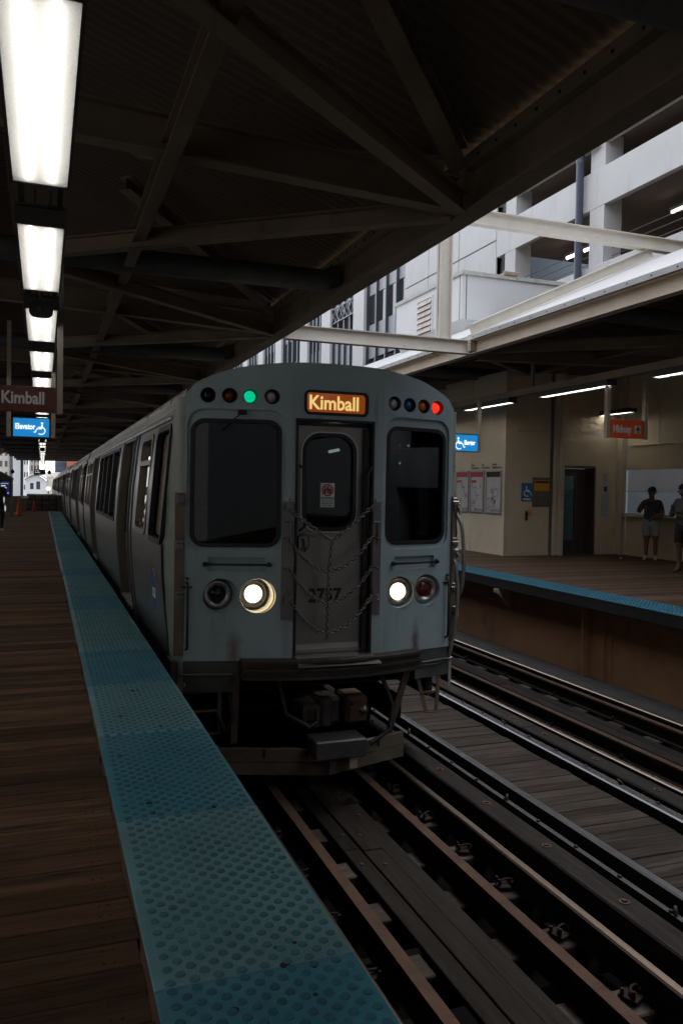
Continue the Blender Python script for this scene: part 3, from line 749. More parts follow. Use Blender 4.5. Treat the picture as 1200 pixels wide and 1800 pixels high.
def side_wall(parent, y0, y1, sg, openings, zlo=-.42, zhi=2.17, mat=m_steel):
    """curved side with rectangular openings (ya, yb, za, zb)"""
    ys = sorted({y0, y1} | {q for o_ in openings for q in o_[:2]})
    zs = sorted({zlo, zhi} | {q for o_ in openings for q in o_[2:]} | {z for z, _ in HW if zlo < z < zhi} | {.1, .5, 1.15, 1.6})
    b = MB(); 
    X = lambda z: CX + sg*hw(z)
    for i in range(len(ys)-1):
        for j in range(len(zs)-1):
            ym, zm = (ys[i]+ys[i+1])/2, (zs[j]+zs[j+1])/2
            if any(a < ym < b_ and c < zm < d for a, b_, c, d in openings): continue
            q = [(X(zs[j]), ys[i], zs[j]), (X(zs[j]), ys[i+1], zs[j]), (X(zs[j+1]), ys[i+1], zs[j+1]), (X(zs[j+1]), ys[i], zs[j+1])]
            b.add(q, [(0, 1, 2, 3) if sg > 0 else (3, 2, 1, 0)], 0, True)
    return b.build('side_wall', mat, parent)
def side_window(parent, ya, yb, za, zb, sg, split=None, fm=m_frame, depth=.07, fw_=.035, glass=True, glassm=None):
    X = lambda z: CX + sg*hw(z)
    fn = lambda off: (lambda u, v, d: (X(v)+sg*(off-d), u, v))
    b = MB(); r = min(.10, (yb-ya)*.2)
    b.plate([rrect(ya-.02, yb+.02, za-.02, zb+.02, r+.02), rrect(ya+fw_, yb-fw_, za+fw_, zb-fw_, r-.02)[::-1]], fn(.012), depth)
    if split: b.plate([[(ya+fw_, split-.025), (yb-fw_, split-.025), (yb-fw_, split+.025), (ya+fw_, split+.025)]], fn(.010), depth-.01)
    w = b.build('window', fm, parent)
    if glass:
        b = MB(); b.plate([rrect(ya+fw_-.01, yb-fw_+.01, za+fw_-.01, zb-fw_+.01, r-.02)], fn(-.03), .006); b.build('pane', glassm or m_glassw, w)
    return w
def side_door(parent, ya, yb, sg):
    X = lambda z: CX + sg*hw(z)
    zs = [-.02, .1, .3, .5, .65, .80, .95, 1.15, 1.4, 1.6, 1.85, 1.98]
    for k, (a, b_) in enumerate(((ya+.03, (ya+yb)/2-.004), ((ya+yb)/2+.004, yb-.03))):
        d = MB(); wa, wb = a+.10, b_-.10
        for i in range(len(zs)-1):
            z0, z1 = zs[i], zs[i+1]
            for (u0, u1) in ((a, wa), (wa, wb), (wb, b_)):
                if u0 == wa and .80 <= (z0+z1)/2 <= 1.85: continue
                q = [(X(z0)-sg*.085, u0, z0), (X(z0)-sg*.085, u1, z0), (X(z1)-sg*.085, u1, z1), (X(z1)-sg*.085, u0, z1)]
                d.add(q, [(0, 1, 2, 3) if sg > 0 else (3, 2, 1, 0)])
        dd = d.build('sliding_door', m_doorst, parent)
        p_ = MB(); p_.plate([rrect(wa-.01, wb+.01, .79, 1.86, .05)], lambda u, v, dd_: (X(v)-sg*(.095+dd_), u, v), .006); p_.build('pane', m_glassw, dd)
    f = MB()
    for yy, yc in ((ya, ya+.035), (yb-.035, yb)):
        for i in range(len(zs)-1):
            z0, z1 = zs[i], zs[i+1]
            vs = []
            for (x_, y_) in ((0.012, yy), (0.012, yc), (-.10, yc), (-.10, yy)):
                for z_ in (z0, z1): vs.append((X(z_)+sg*x_, y_, z_))
            f.add(vs, [(0, 2, 3, 1), (2, 4, 5, 3), (4, 6, 7, 5), (6, 0, 1, 7)])
    f.box(min(X(1.98), X(1.98)-sg*.1), max(X(1.98)+sg*.0, X(1.98)-sg*.1)+.001, ya, yb, 1.98, 2.02)
    f.build('door_frame', M('door_frame_tan', (.17, .135, .10), .45, .4, var=.15), parent)
    s_ = MB(); xa = X(0); s_.box(min(xa+sg*.03, xa-sg*.12), max(xa+sg*.03, xa-sg*.12), ya, yb, -.06, -.022); s_.build('door_sill', M('sill_steel', (.6, .58, .55), .4, .8), parent)
SIDE = dict(cabwin=(7.02, 7.86, .93, 1.95), win2=(8.16, 9.06, .95, 1.93), door1=(9.9, 11.25, -.03, 2.0), wins=[(11.85+k*1.02, 11.85+k*1.02+.97, .93, 1.95) for k in range(4)], door2=(16.45, 17.8, -.03, 2.0), win3=(18.3, 19.2, .95, 1.93), win4=(19.5, 20.4, .95, 1.93))
def car(y_off, label, lead, template=None):
    y0, y1 = 7.10 + y_off, 6.58 + CARL - .28 + y_off
    r = empty('rail_car', (CX, 6.58+y_off+CARL/2, RZ), label, 'train car', 'coupled cars of the train')
    sh = lambda t: (t[0]+y_off, t[1]+y_off, t[2], t[3])
    for sg in (-1, 1):
        ops = [sh(SIDE['cabwin']), sh(SIDE['win2']), sh(SIDE['door1']), sh(SIDE['door2']), sh(SIDE['win3']), sh(SIDE['win4'])] + [sh(w) for w in SIDE['wins']]
        side_wall(r, y0, y1, sg, ops)
        w = side_window(r, *sh(SIDE['cabwin']), sg, fm=m_rubber, depth=.05, fw_=.03, glass=not lead)
        if lead and sg < 0:   # slid-open cab window: pane frame pushed back
            X = lambda z: CX+sg*hw(z)
            b = MB(); a, c = 7.50, 7.84
            b.plate([rrect(a, c, .97, 1.91, .08)], lambda u, v, d: (X(v)+.06+d, u, v), .02); b.build('sliding_pane', m_frame, w)
            b = MB(); b.plate([rrect(7.36, 7.44, .97, 1.91, .03)], lambda u, v, d: (X(v)+.045+d, u, v), .02); b.build('sliding_edge', m_frame, w)
        side_window(r, *sh(SIDE['win2']), sg, split=1.66)
        side_door(r, sh(SIDE['door1'])[0], sh(SIDE['door1'])[1], sg); side_door(r, sh(SIDE['door2'])[0], sh(SIDE['door2'])[1], sg)
        for w in SIDE['wins']: side_window(r, *sh(w), sg, fm=m_rubber, fw_=.028, depth=.05)
        side_window(r, *sh(SIDE['win3']), sg, split=1.66); side_window(r, *sh(SIDE['win4']), sg, split=1.66)
        # drip rail and belt beads
        b = MB()
        for z_, o_ in ((2.02, .018), (2.08, .010)): b.tube([(CX+sg*(hw(z_)+.002), y0, z_), (CX+sg*(hw(z_)+.002), y1, z_)], o_, 6)
        b.build('drip_rail', m_roof, r)
        for (ca, cb) in ((y0, y0+.15), (y1-.15, y1)):
            pass
        for yy in [sh(SIDE['door1'])[0]-.10, sh(SIDE['door1'])[1]+.10, sh(SIDE['door2'])[0]-.10, sh(SIDE['door2'])[1]+.10, 9.5+y_off]:
            b = MB()
            for z0_, z1_ in zip([-.4, -.05, .3, .65, .95, 1.4, 1.85], [-.05, .3, .65, .95, 1.4, 1.85, 2.02]):
                b.beam((CX+sg*hw(z0_), yy, z0_), (CX+sg*hw(z1_), yy, z1_), .03, .012, up=(0, 1, 0))
            b.build('seam_strip', m_doorst, r)
    # roof
    b = MB(); pts = [(-d, z) for d, z in ARC[::-1]] + [(d, z) for d, z in ARC[1:]]
    rows = [(lambda x: fy(x)+.03 if lead else y0-.25), (lambda x: y0+.05), (lambda x: y0+3), (lambda x: y0+8), (lambda x: y1)]
    vs = []
    for f_ in rows:
        for d, z in pts: vs.append((CX+d, f_(CX+d), z))
    n = len(pts); fs = [(i*n+k, i*n+k+1, (i+1)*n+k+1, (i+1)*n+k) for i in range(len(rows)-1) for k in range(n-1)]
    b.add(vs, fs, 0, True); rf = b.build('roof', m_roof, r)
    for k in range(5): b = MB(); b.bbox(CX-.55, CX+.55, y0+1.2+k*2.6, y0+2.7+k*2.6, 2.47, 2.60, .05); b.build('roof_vent', m_roof, rf)
    # ends, floor, underframe
    b = MB(); en = [(CX-hw(-.4), -.4), (CX+hw(-.4), -.4), (CX+hw(.95), .95), (CX+1.265, 2.17)]+[(CX+d, z) for d, z in ARC[::-1][1:]]+[(CX-d, z) for d, z in ARC[1:]]+[(CX-hw(.95), .95)]
    b.plate([en], lambda u, v, d: (u, y1-.001-d, v), .03)
    b.build('end_wall', m_doorst, r)
    if not lead: b = MB(); b.plate([en], lambda u, v, d: (u, y0-.25+d, v), .03); b.build('end_wall', m_doorst, r)
    b = MB(); b.box(CX-1.28, CX+1.28, y0-.1, y1-.05, -.10, -.055); b.build('floor', m_inside, r)
    if lead:
        b = MB(); b.box(CX-1.25, CX+1.25, 8.1, 8.14, -.05, 2.15); b.build('cab_bulkhead', m_inside, r)
    b = MB()
    for sg in (-1, 1):
        b.box(min(CX+sg*1.29, CX+sg*1.22), max(CX+sg*1.29, CX+sg*1.22), y0+.1, y1-.1, -.62, -.425)
    b.box(CX-1.0, CX+1.0, y0+4.5, y1-4.5, -.85, -.45); b.box(CX-1.2, CX+1.2, y0+.1, y1-.1, -.44, -.425)
    b.build('underframe', m_under, r)
    for ya in (y0+1.3, y1-2.6):
        b = MB()
        for sg in (-1, 1): b.bbox(CX+sg*.95-.06, CX+sg*.95+.06, ya-1.1, ya+1.1+.9, -.86, -.62, .02)
        b.bbox(CX-.9, CX+.9, ya+.2, ya+.7, -.8, -.55, .02); bg_ = b.build('truck_frame', m_under, r)
        for yy in (ya-.45, ya+1.35):
            for sg in (-1, 1):
                w_ = MB(); w_.lathe((CX+sg*.70, yy, RZ+.36), (sg, 0, 0), [(.10, -.03), (.33, -.03), (.39, -.03), (.385, .0), (.36, .02), (.36, .10), (.30, .105), (.12, .06), (.06, .06)], 24); w_.build('wheel', m_dark, bg_)
            w_ = MB(); w_.tube([(CX-.75, yy, RZ+.36), (CX+.75, yy, RZ+.36)], .07, 10); w_.build('axle', m_dark, bg_)
    return r
train = car(0, 'leading silver train car with lit headlights and chained end door', True)
NUM = ['second', 'third', 'fourth', 'fifth', 'sixth']
c2 = car(CARL, 'silver train car directly behind the leading car', False)
for k in range(4):
    c = copy_tree(c2); c.location.y += CARL*(k+1); c['label'] = 'silver train car, %s in line counting from the headlights' % NUM[k+1]

# ---- the front end of the leading car
def arc_pts(xa, xb, n=10):
    return [(xa+(xb-xa)*i/n, lerp(ARC, abs(xa+(xb-xa)*i/n-CX))) for i in range(n+1)]
def front_panel(xa, xb, holes, zlo=-.05, notch=None):
    top = arc_pts(xb, xa, 14)
    outer = [(xa, zlo), (xb, zlo)] + top
    if notch:
        n0, n1, nz = notch; outer = [(xa, zlo), (n0, zlo), (n0, nz), (n1, nz), (n1, zlo), (xb, zlo)] + top
    b = MB(); b.plate([outer]+[h[::-1] for h in holes], ff(0), .045); return b.build('front_panel', m_front, train)
MKL = [1.293, 1.467, 1.640, 1.812]; MKR = [2.931, 3.099, 3.262, 3.424]; MZ = 2.193
HLL = [1.413, 1.713]; HLR = [3.03, 3.335]; HZ = .503
recL = (1.130, 1.925, .885, 2.078); recR = (2.850, 3.578, .89, 2.076)
slL = (1.305, 1.775, .715, .828); slR = (2.965, 3.42, .708, .824)
front_panel(1.115, 1.98, [rrect(*recL, .13), rrect(*slL, .012, 2)] + [circ(x, MZ, .064) for x in MKL] + [circ(x, HZ, .150, 32) for x in HLL])
front_panel(1.98, 2.82, [rrect(2.085, 2.665, 2.06, 2.262, .045)], notch=(2.03, 2.712, 2.0))
front_panel(2.82, 3.625, [rrect(*recR, .13), rrect(*slR, .012, 2)] + [circ(x, MZ, .064) for x in MKR] + [circ(x, HZ, .147, 32) for x in HLR])
def cab_window(rec, win, rr):
    b = MB(); b.plate([rrect(rec[0]-.02, rec[1]+.02, rec[2]-.02, rec[3]+.02, .13), rrect(*win, rr, 10)[::-1]], ff(.028), .03); b.build('window_recess', m_front, train)
    b = MB(); x0, x1, z0, z1 = win; g_ = .028
    b.plate([rrect(x0-.004, x1+.004, z0-.004, z1+.004, rr, 10), rrect(x0+g_, x1-g_, z0+g_, z1-g_, rr-g_, 10)[::-1]], ff(.018), .05); w = b.build('window_gasket', m_rubber, train)
    b = MB(); b.plate([rrect(x0+g_-.006, x1-g_+.006, z0+g_-.006, z1-g_+.006, rr-g_, 10)], ff(.05), .006); b.build('windscreen', m_glass, w)
cab_window(recL, (1.163, 1.895, .918, 1.996), .115); cab_window(recR, (2.872, 3.545, .932, 1.992), .115)
for sl in (slL, slR):
    b = MB(); b.plate([rrect(sl[0]-.01, sl[1]+.01, sl[2]-.01, sl[3]+.01, .012, 2)], ff(.040), .01); b.build('grab_recess', m_front, train)
for xa, xb, z in ((1.262, 1.822, .772), (2.925, 3.462, .764)):
    b = MB(); b.tube([(xa+.02, fy(xa), z), (xa+.02, fy(xa)-.04, z), (xb-.02, fy(xb)-.04, z), (xb-.02, fy(xb), z)], .010, 8)
    for x in (xa+.02, xb-.02): b.lathe((x, fy(x)+.002, z), (0, -1, 0), [(.022, 0), (.022, .02), (.016, .05)], 8, cap1=True)
    b.build('grab_bar', m_rubber, train)
for x, z0, z1 in ((1.138, .05, .62), (3.58, .04, .60)):
    y = fy(x); b = MB(); b.tube([(x, y, z1), (x, y-.05, z1-.02), (x, y-.05, z0+.02), (x, y, z0)], .011, 8); b.box(x-.045, x+.045, y-.02, y+.002, z1-.05, z1-.035)
    b.tube([(x, y, z1+.03), (x, y-.03, z1+.03)], .012, 6); b.build('grab_bar', m_rubber, train)
# marker lamps
LENS = dict(black=M('lens_black', (.012, .012, .014), .12, var=0), amberoff=M('lens_amber_dark', (.25, .045, .012), .12, var=0), green=M('lens_green_lit', (.0, .75, .38), emit=0.133), white=M('lens_clear', (.55, .52, .5), .15, var=0), blue=M('lens_blue', (.02, .15, .28), .12, var=0), amber=M('lens_amber', (.8, .17, .02), .15, var=0), red=M('lens_red_lit', (1.0, .035, .012), emit=0.2))
m_bore = M('lamp_bore', (.05, .055, .055), .5, var=.1)
for x, kind in list(zip(MKL, ('black', 'amberoff', 'green', 'white'))) + list(zip(MKR, ('white', 'blue', 'amber', 'red'))):
    y = fy(x)
    b = MB(); b.lathe((x, y+.018, MZ), (0, 1, 0), [(.064, -.02), (.061, .0), (.058, .06), (.02, .062)], 24); o = b.build('marker_lamp', m_bore, train)
    b = MB(); b.lathe((x, y+.060, MZ), (0, -1, 0), [(.050, 0), (.047, .012), (.040, .030), (.026, .043), (.010, .049), (.001, .05)], 20); ln = b.build('lens', LENS[kind], o)
    if kind == 'green': ln['label'] = 'lit green marker lens'
    if kind == 'red': ln['label'] = 'lit red marker lens'
# headlamps
m_hl = M('headlamp_lit', (1.0, .70, .38), emit=2.67); m_hl2 = M('headlamp_lit_warm', (1.0, .66, .34), emit=1.73)
m_hoff = M('headlamp_off', (.02, .02, .022), .1, var=0); m_tail = M('tail_lens', (.12, .012, .01), .15, var=0)
for x, rec, lens, lr in ((HLL[0], .14, m_hoff, .068), (HLL[1], .14, m_hl, .072), (HLR[0], .035, m_hl2, .072), (HLR[1], .035, m_tail, .066)):
    y = fy(x); R0 = .150 if x < 2 else .147
    b = MB(); b.lathe((x, y, HZ), (0, 1, 0), [(R0+.006, .045), (R0, .0), (R0-.006, .02), (R0-.012, rec+.03), (.05, rec+.031)], 32); o = b.build('headlamp', m_front, train)
    b = MB(); b.lathe((x, y+rec+.03, HZ), (0, -1, 0), [(.122, 0), (.120, .030), (.112, .036), (.078, .030), (.074, .018), (.070, .008)], 32)
    for k in range(4):
        a = R(45+90*k); b.lathe((x+.098*math.cos(a), y+rec-.004, HZ+.098*math.sin(a)), (0, -1, 0), [(.007, 0), (.005, .006)], 6, mi=1, cap1=True)
    b.build('lamp_ring', [m_ring, m_dark], o)
    b = MB(); b.lathe((x, y+rec+.018, HZ), (0, -1, 0), [(lr+.004, 0), (lr*.8, .010), (lr*.4, .016), (.001, .018)], 24); b.build('lens', lens, o)
# destination sign
b = MB(); b.plate([rrect(2.08, 2.67, 2.055, 2.267, .05), rrect(2.105, 2.645, 2.08, 2.245, .03)[::-1]], ff(-.008), .05); ds = b.build('destination_sign', m_rubber, train)
ds['label'] = 'amber lit roller destination sign'
m_roll = M('roller_sign', (.33, .072, .012), emit=0.147); m_rollt = M('roller_letter', (1.0, .74, .26), emit=0.2)
b = MB(); b.plate([rrect(2.10, 2.65, 2.075, 2.25, .03)], ff(.02), .006); b.build('sign_face', m_roll, ds)
text_mesh('lettering', 'Kimball', .168, m_rollt, (2.125, FY+.017, 2.108), (1, 0, 0), (0, 0, 1), ds, bold=.003, sx=.92)
b = MB(); b.plate([rrect(2.10, 2.65, 2.075, 2.25, .03)], ff(.003), .004); b.build('sign_glass', glass_mat('sign_glass', (.9, .9, .9)), ds)
# end door
DY = .075
b = MB(); b.plate([[(2.034, -.01), (2.708, -.01), (2.708, 1.965), (2.034, 1.965)], rrect(2.10, 2.585, 1.06, 1.90, .16, 10)[::-1]], ff(DY), .035); dr = b.build('end_door', M('end_door_steel', (.25, .24, .225), .36, .75, var=.15, scale=2, stretch=(2, 2, .5), rvar=.08), train)
b = MB(); b.plate([rrect(2.080, 2.605, 1.040, 1.920, .178, 10), rrect(2.092, 2.593, 1.052, 1.908, .168, 10)[::-1]], ff(DY-.010), .009); b.build('window_rim', m_ring, dr)
b = MB(); b.plate([rrect(2.092, 2.593, 1.052, 1.908, .168, 10), rrect(2.125, 2.56, 1.085, 1.875, .135, 10)[::-1]], ff(DY-.014), .05); b.build('window_gasket', m_rubber, dr)
b = MB(); b.plate([rrect(2.10, 2.56+.025, 1.06, 1.90, .14, 10)], ff(DY+.018), .006); b.build('pane', m_glass, dr)
b = MB()
for xa, xb, za, zb in ((2.012, 2.032, -.04, 2.02), (2.71, 2.73, -.04, 2.02), (2.012, 2.73, 2.0, 2.02)): b.box(xa, xb, FY-.012, FY+DY+.05, za, zb)
b.box(2.655, 2.70, FY+.03, FY+DY-.001, 0, 1.96); b.build('door_frame', m_rubber, train)
b = MB(); b.box(2.06, 2.64, FY+DY-.006, FY+DY-.001, .022, .07); b.build('kick_plate', m_ring, dr)
b = MB(); b.box(2.02, 2.72, FY-.10, FY+DY+.03, -.032, -.014); b.add([(2.0, FY-.20, -.075), (2.76, FY-.20, -.075), (2.72, FY-.10, -.018), (2.02, FY-.10, -.018)], [(0, 1, 2, 3)], 1); b.build('threshold', [m_ring, m_bumper], train)
b = MB(); b.bbox(2.055, 2.16, FY+DY-.03, FY+DY-.001, .90, 1.02, .01); b.tube([(2.10, FY+DY-.03, .985), (2.11, FY+DY-.06, .98), (2.118, FY+DY-.065, .93), (2.112, FY+DY-.05, .88)], .011, 8); b.tube([(2.08, FY+DY-.03, 1.03), (2.15, FY+DY-.05, 1.035), (2.2, FY+DY-.03, 1.01)], .008, 6); b.build('handle', m_chain, dr)
b = MB(); b.tube([(2.05, FY+.01, 1.62), (2.085, FY-.03, 1.58), (2.09, FY-.035, 1.10), (2.055, FY+.01, 1.06)], .013, 8); b.build('grab_bar', m_rubber, train)
b = MB(); b.tube([(2.705, FY-.005, 1.62), (2.665, FY-.035, 1.55), (2.66, FY-.035, 1.10), (2.70, FY-.005, 1.02)], .013, 8); b.build('grab_bar', m_rubber, train)
text_mesh('car_number', '2757', .165, m_rubber, (2.165, FY+DY-.002, .437), (1, 0, 0), (0, 0, 1), dr, bold=.005, sx=.92)
# warning sticker on the door glass
m_stk = M('sticker_white', (.72, .72, .70), .5, var=0); m_red = M('sticker_red', (.45, .03, .03), .5, var=0)
ys = FY+DY+.012
b = MB(); b.plate([[(2.268, 1.262), (2.398, 1.262), (2.398, 1.474), (2.268, 1.474)]], lambda u, v, d: (u, ys+d, v), .003); sk = b.build('warning_sticker', m_stk, dr)
b = MB(); b.plate([circ(2.333, 1.412, .053), circ(2.333, 1.412, .042)[::-1]], lambda u, v, d: (u, ys-.003+d, v), .002); b.plate([[(2.299, 1.440), (2.305, 1.446), (2.367, 1.384), (2.361, 1.378)][::-1]], lambda u, v, d: (u, ys-.005+d, v), .002); b.build('prohibition_ring', m_red, sk)
b = MB()
b.plate([circ(2.338, 1.438, .009, 10)], lambda u, v, d: (u, ys-.0025+d, v), .001)
b.plate([[(2.326, 1.383), (2.333, 1.383), (2.337, 1.402), (2.342, 1.383), (2.349, 1.383), (2.346, 1.41), (2.357, 1.412), (2.346, 1.428), (2.328, 1.428), (2.318, 1.410), (2.328, 1.408)]], lambda u, v, d: (u, ys-.0025+d, v), .001)
b.box(2.300, 2.316, ys-.003, ys-.001, 1.383, 1.425); b.box(2.352, 2.366, ys-.003, ys-.001, 1.383, 1.425); b.build('figure_symbol', m_rubber, sk)
text_mesh('warning_text', 'WARNING', .026, m_rubber, (2.333, ys-.001, 1.333), (1, 0, 0), (0, 0, 1), sk, 'CENTER', .0005, .0006)
text_mesh('warning_text', 'Do not cross\nbetween cars\nat any time', .019, m_rubber, (2.333, ys-.001, 1.312), (1, 0, 0), (0, 0, 1), sk, 'CENTER', .0005, .0003)
# gate brackets and safety chains
for xa, xb, za, zb, yy in ((2.722, 2.805, .315, 1.315, FY-.008), (1.905, 2.0, .30, 1.31, None)):
    b = MB(); b.plate([[(xa, za), (xb, za), (xb, zb), (xa, zb)]], ff(-.009), .008); pl_ = b.build('bracket_plate', m_plateb, train)
    for z in (1.262, .47):
        b = MB()
        x = (xa+xb)/2-.03 if xa > 2 else (xa+xb)/2
        y = fy(x)
        for q in (-.02, .0, .02): b.tube([(x-.035, y-.035, z+q), (x+.05, y-.04, z+q+.004)], .008, 6)
        b.box(x-.03, x+.03, y-.05, y-.009, z-.03, z+.03); b.tube([(x, y-.045, z+.03), (x, y-.045, z+.08)], .008, 6); b.build('gate_bracket', m_chain, pl_)
    for z in (1.0, .74):
        b = MB(); x = xa+.02; b.tube([(x, fy(x)-.009, z), (x, fy(x)-.035, z), (x+.035, fy(x)-.04, z-.006)], .008, 6); b.build('chain_hook', m_chain, pl_)
    b = MB(); b.tube([(xb-.03, fy(xb)-.03, 1.135), (xb-.03, fy(xb)-.03, .94)], .009, 6); b.tube([(xb-.07, fy(xb)-.03, 1.135), (xb-.015, fy(xb)-.03, 1.14)], .007, 6)
    b.build('latch_rod', m_chain, pl_)
def link(b, c, d, up_, L=.040, r=.0062, w=.0135):
    c = Vector(c); d = Vector(d).normalized(); u = Vector(up_); u = (u-d*u.dot(d)).normalized()
    pts = []
    for k in range(11):
        a = 2*math.pi*k/10; ca, sa = math.cos(a), math.sin(a)
        pts.append(c + d*((L/2-w)*(1 if ca > 0.01 else -1 if ca < -.01 else 0) + w*ca) + u*(w*sa))
    b.tube(pts, r, 5, cap=False)
def chain(pts, name='chain'):
    # resample polyline at link pitch
    P = [Vector(p_) for p_ in pts]; b = MB(); step = .030; acc = 0; i = 0; k = 0
    cur = P[0]; 
    seg = [(P[j+1]-P[j]).length for j in range(len(P)-1)]; tot = sum(seg); n = int(tot/step)
    for k in range(n):
        s_ = (k+.5)*tot/n; j = 0
        while j < len(seg)-1 and s_ > seg[j]: s_ -= seg[j]; j += 1
        d = P[j+1]-P[j]; c = P[j]+d*(s_/seg[j])
        link(b, c, d, (0, 1, 0) if k % 2 else (0, .25, 1) if abs(d.normalized().z) < .9 else (1, .2, 0))
    return b.build(name, m_chain, train)
def cat_pts(a, m_, c, n=12, vee=False):
    o_ = []
    for i in range(n+1):
        t = i/n
        x = a[0]+(c[0]-a[0])*t
        if vee:
            z = a[1]+(m_[1]-a[1])*((x-a[0])/(m_[0]-a[0]))**.92 if x < m_[0] else c[1]+(m_[1]-c[1])*((c[0]-x)/(c[0]-m_[0]))**.92
        else:
            z = m_[1]+(a[1]-m_[1])*((m_[0]-x)/(m_[0]-a[0]))**2*1 if x < m_[0] else m_[1]+(c[1]-m_[1])*((x-m_[0])/(c[0]-m_[0]))**2
        sagy = -.055-.05*math.sin(math.pi*t)
        o_.append((x, FY+sagy, z))
    return o_
chain(cat_pts((1.955, 1.238), (2.31, .977), (2.69, 1.272), vee=True)); chain(cat_pts((1.94, 1.0), (2.29, .725), (2.70, 1.012)))
chain(cat_pts((1.95, .742), (2.287, .454), (2.705, .745))); chain(cat_pts((1.96, .48), (2.283, .195), (2.70, .485)))
chain([(2.31, FY-.105, .972), (2.29, FY-.105, .725), (2.287, FY-.105, .45), (2.283, FY-.105, .14)])
# corner posts, joining front and sides
for sg in (-1, 1):
    b = MB(); zs = [-.42, -.05, .3, .65, .95, 1.4, 1.85, 2.05, 2.17]
    xf = 1.115 if sg < 0 else 3.625; yf = fy(xf)
    vs = []; 
    for z in zs:
        xs_ = CX+sg*hw(z); x2 = CX+sg*1.315
        vs += [(xf, yf, z), (xf+sg*.035, yf+.012, z), (x2*.6+xf*.4+sg*.012, yf+.05, z), (x2*.85+xs_*.15, yf+.11, z), (xs_*.7+x2*.3, yf+.2, z), (xs_, 7.105, z)]
    n = 6; fs = []
    for i in range(len(zs)-1):
        for k in range(n-1):
            q = (i*n+k, i*n+k+1, (i+1)*n+k+1, (i+1)*n+k); fs.append(q if sg > 0 else q[::-1])
    b.add(vs, fs, 0, True); b.build('corner_post', m_corner, train)
    x0 = xf; pl_ = MB()
    xa, xb = (1.035, 1.118) if sg < 0 else (3.622, 3.70)
    yq = (lambda u: fy(1.115)+.028-.008+(1.115-u)*.10) if sg < 0 else (lambda u: fy(3.625)+.008+(u-3.625)*.9)
    pl_.plate([[(xa, .0), (xb, .0), (xb, 1.37), (xa, 1.37)]], lambda u, v, d: (u, yq(u)-.026+d, v), .02); hp = pl_.build('corner_plate', m_hinge, train)
    for z in (1.31, .93, .50):
        h = MB(); xm = (xa+xb)/2; ym = yq(xm)-.03
        h.bbox(xm-.035, xm+.035, ym-.012, ym, z-.045, z+.05, .005); h.bbox(xm-.022, xm+.03, ym-.04, ym-.012, z-.025, z+.02, .006); h.tube([(xm-.03, ym-.03, z+.01), (xm+.035, ym-.03, z+.01)], .009, 8)
        for q in (-.02, .02): h.lathe((xm+q, ym-.012, z+.042), (0, -1, 0), [(.008, 0), (.006, .008)], 6, cap1=True)
        h.build('hinge', m_plateb, hp)
# barrier hoses on the right corner
for pts in ([(3.70, 6.86, 1.22), (3.74, 6.80, 1.1), (3.76, 6.78, .75), (3.75, 6.80, .48), (3.71, 6.86, .38)], [(3.66, 6.82, .78), (3.665, 6.77, .74), (3.69, 6.76, .45), (3.67, 6.77, .15), (3.645, 6.79, -.05), (3.62, 6.82, -.22)]):
    b = MB(); P = [Vector(q) for q in pts]; fine = []
    for j in range(len(P)-1):
        for t in range(10): fine.append(P[j].lerp(P[j+1], t/10))
    for _ in range(6): fine = [fine[0]]+[(fine[i-1]+fine[i]+fine[i+1])/3 for i in range(1, len(fine)-1)]+[fine[-1]]
    b.tube(fine, [.016+.0035*((i % 2)) for i in range(len(fine))], 10); b.build('barrier_hose', m_hose, train)
for z in (1.28, .84, .30): b = MB(); b.bbox(3.655, 3.72, 6.80, 6.86, z-.05, z+.03, .008); b.tube([(3.69, 6.80, z), (3.70, 6.77, z-.03), (3.69, 6.76, z-.08)], .010, 6); b.build('hose_bracket', m_plateb, train)
b = MB(); b.tube([(3.25, 6.69, -.19), (3.45, 6.74, -.20), (3.66, 6.80, -.16)], .009, 6); b.build('air_pipe', m_plateb, train)
# logo disc on the left side
lg = MB(); XL = lambda z: CX-hw(z)
yc, zc = 7.55, .46
lg.plate([[(yc+.165*math.cos(2*math.pi*i/36), zc+.205*math.sin(2*math.pi*i/36)) for i in range(36)]], lambda u, v, d: (XL(v)-.004+d, u, v), .003); lo = lg.build('logo_disc', M('logo_white', (.75, .55, .55), .5, var=0), train)
lg = MB(); lg.plate([[(yc+.155*math.cos(2*math.pi*i/36), zc+.193*math.sin(2*math.pi*i/36)) for i in range(36)]], lambda u, v, d: (XL(v)-.006+d, u, v), .0015); lg.build('logo_field', M('logo_blue', (.02, .11, .36), .4, var=0), lo)
text_mesh('logo_lettering', 'cta', .18, m_txt, (XL(.46)-.0075, yc+.135, .40), (0, -1, 0), (0, 0, 1), lo, depth=.0008, bold=.006, sx=1.0)
lg = MB(); lg.plate([[(yc+(.195 if i <= 18 else .178)*math.cos(R(25+130*(i if i <= 18 else 37-i)/18)), zc+(.235 if i <= 18 else .215)*math.sin(R(25+130*(i if i <= 18 else 37-i)/18))) for i in range(38)]], lambda u, v, d: (XL(v)-.004+d, u, v), .003); lg.build('logo_arc', m_red, lo)
